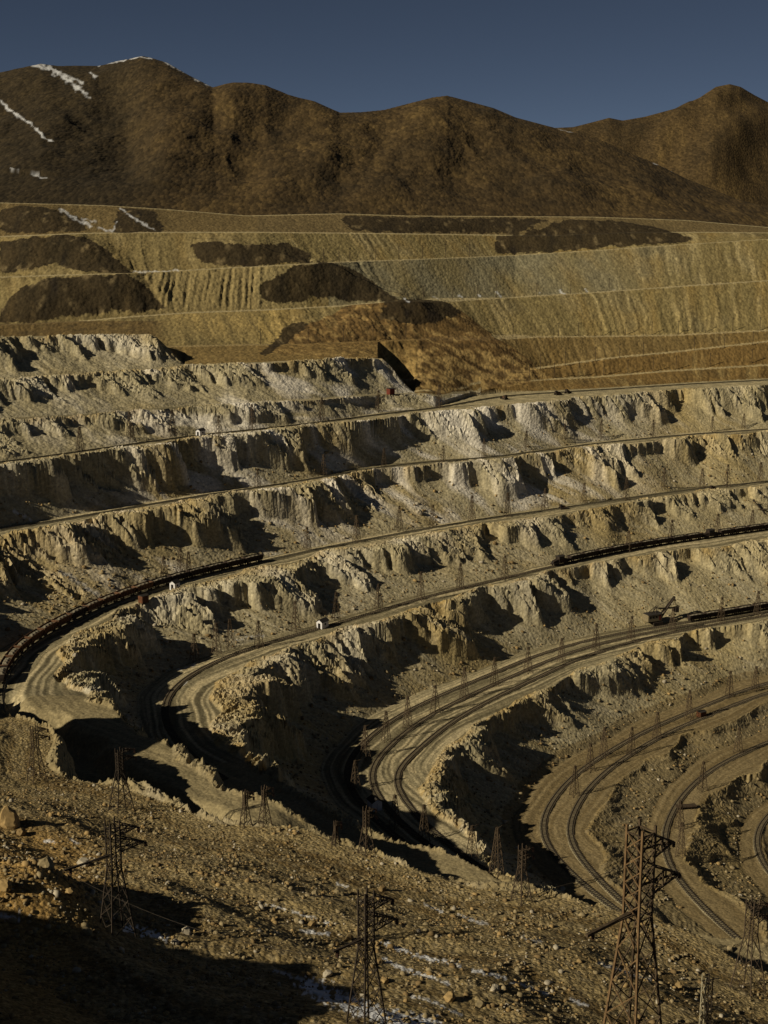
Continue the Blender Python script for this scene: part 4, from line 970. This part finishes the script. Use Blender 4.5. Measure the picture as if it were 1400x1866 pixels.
# ------------------------------------------------------------------ power shovels
def shovel(label, loc, rz, swing):
    o = thing('power_shovel', label, 'power shovel', loc, rz, 'power shovels at the rock faces')
    for s_ in (-1, 1):
        cr = MB().prism([(-1, 0), (1, 0), (1, 0), (-1, 0)][:0] or [(s_*2.1-.55, .0), (s_*2.1+.55, .0), (s_*2.1+.55, 1.3), (s_*2.1-.55, 1.3)], -2.9, 2.9)
        for k in range(9): cr.box((-2.6+k*.65, s_*2.1, 1.34), (.35, 1.2, .1))
        cr.build('crawler', STEEL, o)
    MB().disc((0, 0, 1.65), (0, 0, 1), 1.9, .7, 16).build('turntable', STEEL, o)
    hs = MB().box((-2.0, 0, 3.75), (8.2, 4.6, 3.4)).build('house', TANW, o)
    MB().prism([(-2.5, 5.45), (2.5, 5.45), (1.6, 6.0), (-1.6, 6.0)], -6.2, 2.2).build('roof', ROOF, o)
    for s_ in (-1, 1):
        MB().box((.9, s_*2.31, 3.7), (1.3, .06, 2.6)).build('door', REDP, hs)
        for xx in (-4.8, -3.0, -1.2): MB().box((xx, s_*2.31, 4.2), (1.1, .06, 1.0)).build('window', DARK, hs)
    ga = MB()
    for s_ in (-1, 1): ga.bar((-1.2, s_*1.2, 5.6), (.4, s_*.5, 9.0), .3); ga.bar((-4.2, s_*1.2, 5.6), (.4, s_*.5, 9.0), .25)
    ga.build('gantry', STEEL, o)
    bt = np.array((10.6, 0, 12.2)); b = MB()
    for s_ in (-1, 1): b.bar((2.0, s_*1.1, 2.6), bt+np.array((0, s_*.35, 0)), .75, .55)
    for f in (.15, .35, .6, .8): b.bar((2+8.6*f, -1.0+.6*f, 2.6+9.6*f), (2+8.6*f, 1.0-.6*f, 2.6+9.6*f), .35)
    b.build('boom', STEEL, o); MB().disc(bt, (0, 1, 0), .75, .5, 14).build('sheave', STEEL, o)
    st = MB()
    for s_ in (-.55, .55): st.bar((1.6, s_, 7.6), (11.6, s_, 6.8), .5, .42)
    st.build('dipper_stick', STEEL, o)
    dk = MB(); dk.box((12.2, 0, 5.9), (2.2, 2.3, 2.5), 0, (.85, .9))
    for k in range(4): dk.bar((13.1, -.9+.6*k, 7.0), (13.7, -.9+.6*k, 7.7), .22)
    dk.build('bucket', STEEL, o)
    cb = MB()
    for s_ in (-.3, .3): cb.rod([(bt[0], s_, bt[2]), (12.3, s_, 7.3)], .07, 4); cb.rod([(.4, s_, 9.0), (bt[0], s_, bt[2])], .07, 4); cb.rod([(-4.5, s_, 5.9), (.4, s_, 9.0)], .07, 4)
    cb.build('cables', STEEL, o)
    return o
g = at(1196, 1140); shovel('tan power shovel with raised dark boom at the left end of the ore cars', (g[0], g[1]+2, LV['C']+.3), math.radians(25), 0)
a_, t_ = sight(1404, 958); yy = -LV['B']/float(t_)
shovel('dark power shovel half hidden behind the straight ore train at the right edge', (float(a_)*yy+3, yy+8, LV['B']+.3), math.radians(168), 0)

# ------------------------------------------------------------------ sheds, huts, tanks and small plant
def shed(label, loc, rz, L, W_, h, wall, roof, group='small sheds on the benches', wide=.42):
    o = thing('shed', label, 'shed', loc, rz, group); r = h*.32
    b = MB(); b.prism([(-W_/2, -.3), (W_/2, -.3), (W_/2, h), (0, h+r), (-W_/2, h)], -L/2, L/2); wl = b.build('wall', wall, o)
    rf = MB()
    for s_ in (-1, 1):
        rf.add([(-L/2-.25, s_*(W_/2+.25), h-.12), (L/2+.25, s_*(W_/2+.25), h-.12), (L/2+.25, 0, h+r+.12), (-L/2-.25, 0, h+r+.12), (-L/2-.25, s_*(W_/2+.25), h+.06), (L/2+.25, s_*(W_/2+.25), h+.06), (L/2+.25, 0, h+r+.28), (-L/2-.25, 0, h+r+.28)], [(0, 1, 2, 3), (4, 5, 6, 7), (0, 1, 5, 4), (3, 2, 6, 7), (0, 3, 7, 4), (1, 2, 6, 5)])
    rf.build('roof', roof, o)
    MB().box((-L/2-.03, 0, h*.40), (.08, W_*wide, h*.82)).build('door', DARK, o)
    MB().box((0, -W_/2-.03, h*.6), (L*.22, .08, h*.3)).build('window', DARK, wl)
    return o
def hut_at(u_, v_, lv):
    a_, t_ = sight(u_, v_); yy = -LV[lv]/float(t_); return (float(a_)*yy, yy, LV[lv]+.15)
shed('small white gabled shed with dark doorway beside the long curved ore train', hut_at(319, 1074, 'A'), math.radians(62), 3.6, 2.7, 2.9, WHITE, ROOF)
shed('white gabled shed with black doorway and dark roof beside the middle curve track', hut_at(588, 1144, 'B'), math.radians(55), 4.6, 3.0, 2.9, WHITE, ROOF)
shed('white shed with dark roof at the bend of the broad bench', hut_at(683, 1473, 'C'), math.radians(115), 4.2, 3.6, 2.9, WHITE, ROOF, wide=.01)
shed('tiny white fronted shed on the highest rail bench', hut_at(366, 794, 'Y'), math.radians(60), 4.4, 2.6, 2.5, WHITE, ROOF)
def tank(label, loc, rz, L, W_, h, mat, name='rusty_bin'):
    o = thing(name, label, 'bin', loc, rz)
    b = MB(); b.box((0, 0, h*.5), (L, W_, h), 0, (1.0, 1.0)); 
    for k in range(4): b.box((-L/2+.2+k*(L-.4)/3, 0, h*.5), (.14, W_+.16, h*.96))
    b.build('body', mat, o); MB().prism([(-W_/2-.1, h+.01), (W_/2+.1, h+.01), (0, h+.5)], -L/2-.1, L/2+.1).build('lid', ROOF, o)
    for s_ in (-1, 1): MB().box((0, s_*W_*.36, -.15), (L+.3, .25, .3)).build('skid', TIMB, o)
    return o
tank('orange rusty steel bin beside the long curved ore train', hut_at(262, 1098, 'A'), math.radians(50), 3.4, 2.6, 2.9, ORNG)
tank('bright red steel bin where the highest grey wall ends', (lambda g: (g[0], g[1], g[2]+.2))(at(712, 719)), math.radians(40), 3.6, 3.0, 3.2, REDP)
tank('brown rusty bin on the bench below the power shovel', hut_at(1278, 1306, 'D'), math.radians(30), 3.6, 2.6, 2.4, ORNG)
def dozer(label, loc, rz):
    o = thing('bulldozer', label, 'bulldozer', loc, rz, 'bulldozers and small machines')
    for s_ in (-1, 1): MB().prism([(s_*1.05-.28, .0), (s_*1.05+.28, .0), (s_*1.05+.28, .95), (s_*1.05-.28, .95)], -1.7, 1.7).build('crawler', STEEL, o)
    MB().box((.5, 0, 1.35), (2.0, 1.3, .9)).build('hood', CARR, o)
    c = MB().box((-.9, 0, 1.75), (1.3, 1.5, 1.7)).build('cab', CARP, o); MB().box((-.9, -.77, 2.1), (.8, .05, .6)).build('window', GLASS, c)
    b = MB().box((2.3, 0, .65), (.18, 3.2, 1.1))
    for s_ in (-1, 1): b.bar((2.2, s_*1.4, .5), (-.4, s_*1.4, .6), .18)
    b.build('blade', STEEL, o); MB().rod([(.9, .3, 1.8), (.9, .3, 2.6)], .08, 6).build('exhaust', STEEL, o)
    return o
dozer('dark bulldozer on the bench edge under a pale rock face near the right edge', hut_at(1298, 893, 'A'), .6)
dozer('small dark bulldozer at the right of the wide flat top bench', hut_at(1016, 720, 'Y'), .5)
dozer('small dark bulldozer just right of its twin on the wide flat top bench', hut_at(1034, 717, 'Y'), .9)
dozer('small dark bulldozer at the left end of the wide flat top bench', hut_at(920, 728, 'Y'), 2.2)
dozer('small dark bulldozer on the bench above the straight train, left of the tall black gully', hut_at(1025, 928, 'A'), .4)
o = thing('flat_car', 'empty dark flat car standing beyond the top of the rusty pylon', 'flat car', hut_at(1250, 1474, 'E'), math.radians(8)); o.location.z += .1
MB().box((0, 0, 1.1), (8, 2.6, .35)).build('deck', TIMB, o)
for e in (-1, 1):
    t_ = MB().box((e*2.6, 0, .7), (1.8, .4, .35))
    for s_ in (-1, 1):
        for k in (-.6, .6): t_.disc((e*2.6+k, s_*.76, .4), (0, 1, 0), .4, .14, 10)
    t_.build('bogie', STEEL, o)

# ------------------------------------------------------------------ stones
_IV = None
def ico():
    p = (1+5**.5)/2
    v = np.array([(-1, p, 0), (1, p, 0), (-1, -p, 0), (1, -p, 0), (0, -1, p), (0, 1, p), (0, -1, -p), (0, 1, -p), (p, 0, -1), (p, 0, 1), (-p, 0, -1), (-p, 0, 1)], float)/math.hypot(1, p)
    f = np.array([(0, 11, 5), (0, 5, 1), (0, 1, 7), (0, 7, 10), (0, 10, 11), (1, 5, 9), (5, 11, 4), (11, 10, 2), (10, 7, 6), (7, 1, 8), (3, 9, 4), (3, 4, 2), (3, 2, 6), (3, 6, 8), (3, 8, 9), (4, 9, 5), (2, 4, 11), (6, 2, 10), (8, 6, 7), (9, 8, 1)])
    return v, f
IV, IF = ico()
def gz_vec(x_, y_):
    c = np.clip(np.interp(x_/y_, acol, np.arange(NC)), 0, NC-1.01); r = np.clip(np.interp(y_, yrow, np.arange(NR)), 0, NR-1.01)
    c0 = c.astype(int); r0 = r.astype(int); fc = c-c0; f2 = r-r0
    return (GZ[r0, c0]*(1-fc)+GZ[r0, c0+1]*fc)*(1-f2)+(GZ[r0+1, c0]*(1-fc)+GZ[r0+1, c0+1]*fc)*f2, ZON[r0, c0], tal.reshape(NR, NC)[r0, c0]
def stones(name, px_, py_, pz_, sz, mats, seed):
    rs = np.random.RandomState(seed); n = len(px_)
    V_ = IV[None]*(1+.34*rs.uniform(-1, 1, (n, 12, 1)))*sz[:, None, None]*rs.uniform(.65, 1.25, (n, 1, 3))
    th = rs.uniform(0, 6.28, n); c, s_ = np.cos(th)[:, None], np.sin(th)[:, None]
    vx = V_[:, :, 0]*c-V_[:, :, 1]*s_+px_[:, None]; vy = V_[:, :, 0]*s_+V_[:, :, 1]*c+py_[:, None]; vz = V_[:, :, 2]*.8+pz_[:, None]+(sz*.25)[:, None]
    co = np.stack([vx, vy, vz], 2).reshape(-1, 3).astype(np.float32)
    f = (IF[None]+12*np.arange(n)[:, None, None]).reshape(-1, 3).astype(np.int32)
    me = bpy.data.meshes.new(name); me.vertices.add(len(co)); me.vertices.foreach_set('co', co.ravel())
    me.loops.add(f.size); me.loops.foreach_set('vertex_index', f.ravel()); me.polygons.add(len(f)); me.polygons.foreach_set('loop_start', np.arange(len(f), dtype=np.int32)*3)
    me.polygons.foreach_set('material_index', np.repeat(rs.choice(len(mats), n, p=[.42, .28, .2, .1]), 20).astype(np.int32))
    for m in mats: me.materials.append(m)
    me.update(); o = bpy.data.objects.new(name, me); COL.objects.link(o); o['kind'] = 'stuff'; return o
STM = [pmat('stone_tan', (.25, .195, .108), .95, .3, 1.2), pmat('stone_brown', (.19, .13, .06), .95, .3, 1.2), pmat('stone_ochre', (.30, .205, .09), .95, .3, 1.2), pmat('stone_pale', (.37, .32, .24), .95, .2, 1.2)]
rs = np.random.RandomState(3)
aa = rs.uniform(-.36, .36, 60000); yy = 100+200*rs.uniform(0, 1, 60000)**.8; xx = aa*yy
zz, zo, _ = gz_vec(xx, yy)
cl_ = fbm(xx/9, yy/9, 3, 401)+.4*rs.normal(0, .4, xx.size)
cl_ = cl_+.5*(np.hypot((xx+58)/20, (yy-180)/20) < 1)
k = (zo == 20) & (cl_ > .02); k = np.where(k)[0][:13000]
kx = np.hypot((xx[k]+58)/20, (yy[k]-180)/20) < 1
sz = np.clip(.15*np.exp(rs.normal(0, .62, len(k))),   .06, .6)*np.where(kx, 1.3, 1)
stones('rubble', xx[k], yy[k], zz[k], sz, STM, 5)
aa = rs.uniform(-.31, .31, 60000); yy = rs.uniform(400, 800, 60000); xx = aa*yy
zz, zo, ta = gz_vec(xx, yy)
k = np.where((zo < 15) & (zo > 1) & (ta > .6) & (zo % 2 == 0))[0][:5200]
stones('scree', xx[k], yy[k], zz[k], np.clip(.33*np.exp(rs.normal(0, .5, len(k))), .15, 1.1), STM, 6)
BL = [(18,1506,2.6,2,'square orange boulder at the left edge with a black shadow'),(85,1582,1.6,0,'tall tan boulder on the orange mound at lower left'),(107,1596,1.1,2,'long orange boulder on the crest of the orange mound'),(152,1577,1.5,3,'pale grey boulder behind the crest of the orange mound'),(40,1521,1.3,1,'brown boulder beside the square orange boulder'),(10,1620,1.5,2,'orange boulder at the left edge above the shadow line'),(126,1628,.8,2,'small yellow boulder in the middle of the orange mound'),
 (618,1629,1.25,0,'tan boulder left of the top of the bottom centre pylon'),(573,1631,.9,0,'low tan boulder left of the bottom centre pylon top'),(697,1622,1.0,1,'brown boulder right of the bottom centre pylon top'),(902,1806,1.0,3,'pale square boulder in front of the rusty pylon'),(818,1822,1.05,2,'orange boulder with a dark shadow at the bottom right of centre'),(875,1834,.9,0,'tan boulder close to the bottom edge'),(597,1778,.9,3,'white boulder just above the bottom snow strip'),(637,1712,.8,1,'brown boulder behind the bottom centre pylon'),(692,1755,.8,1,'dark boulder right of the bottom centre pylon legs'),
 (702,1790,.8,2,'yellow boulder among small stones right of the bottom centre pylon'),(1238,1800,1.05,2,'yellow boulder between the rusty pylon and the pale mast'),(1330,1733,1.1,0,'tan block on the rim at the right edge'),(568,1687,.8,2,'small orange boulder beside the dark snow streak'),(542,1680,.7,0,'small tan boulder left of the orange one'),(340,1702,.9,3,'pale boulder on the slope right of the lower left pylon'),(330,1480,.6,3,'small pale stone on the rim left of centre'),(233,1310,1.6,3,'white block on the edge of the shaded pit corner'),(137,1197,1.5,3,'white block standing at the edge of the train curve'),
 (1025,1622,1.4,3,'flat pale boulder on the rim right of the large shadow'),(765,937,2.2,3,'pale boulder lying at the foot of the middle face'),(840,1700,.6,1,'brown stone on the slope left of the rusty pylon')]
for i, (u_, v_, r_, mi, lab) in enumerate(BL):
    g = at(u_, v_)
    if g is None: continue
    rr = np.random.RandomState(50+i); b = MB(); base = IV*(1+.20*rr.uniform(-1, 1, (12, 1)))
    mids = {}; vs = [q for q in base]; fs = []
    def mid(a, c):
        kk = (min(a, c), max(a, c))
        if kk not in mids: mids[kk] = len(vs); vs.append((vs[a]+vs[c])/2*(1+(.10 if len(vs) < 42 else .035)*rr.uniform(-1, 1)))
        return mids[kk]
    for a, c, d in IF:
        ab, bc, ca = mid(a, c), mid(c, d), mid(d, a); fs += [(a, ab, ca), (ab, c, bc), (ca, bc, d), (ab, bc, ca)]
    sc = np.array((1.0, .8, .85)) if i else np.array((.9, .9, 1.2))
    for lev in range(1):                       # break the flat facets up
        fs0 = fs; fs = []; mids = {}
        for a, c, d in fs0:
            ab, bc, ca = mid(a, c), mid(c, d), mid(d, a); fs += [(a, ab, ca), (ab, c, bc), (ca, bc, d), (ab, bc, ca)]
    vn = np.array(vs); vn = vn*(1+.30*fbm(vn[:, 0]*1.6+i, vn[:, 1]*1.6+vn[:, 2]*1.3, 3, 411))[:, None]
    for _ in range(7):                          # cleave a few flat faces
        nrm_ = rr.normal(size=3); nrm_ /= np.linalg.norm(nrm_); dd_ = vn@nrm_-rr.uniform(.55, .8); vn = vn-np.maximum(dd_, 0)[:, None]*nrm_
    b.add([q*sc*r_ for q in vn], fs); o = b.build('boulder', STM[mi]); o.location = (g[0], g[1], g[2]+r_*.35); o.rotation_euler = (0, 0, rr.uniform(0, 6))
    tag(o, lab, 'boulder', 'boulders on the slope')
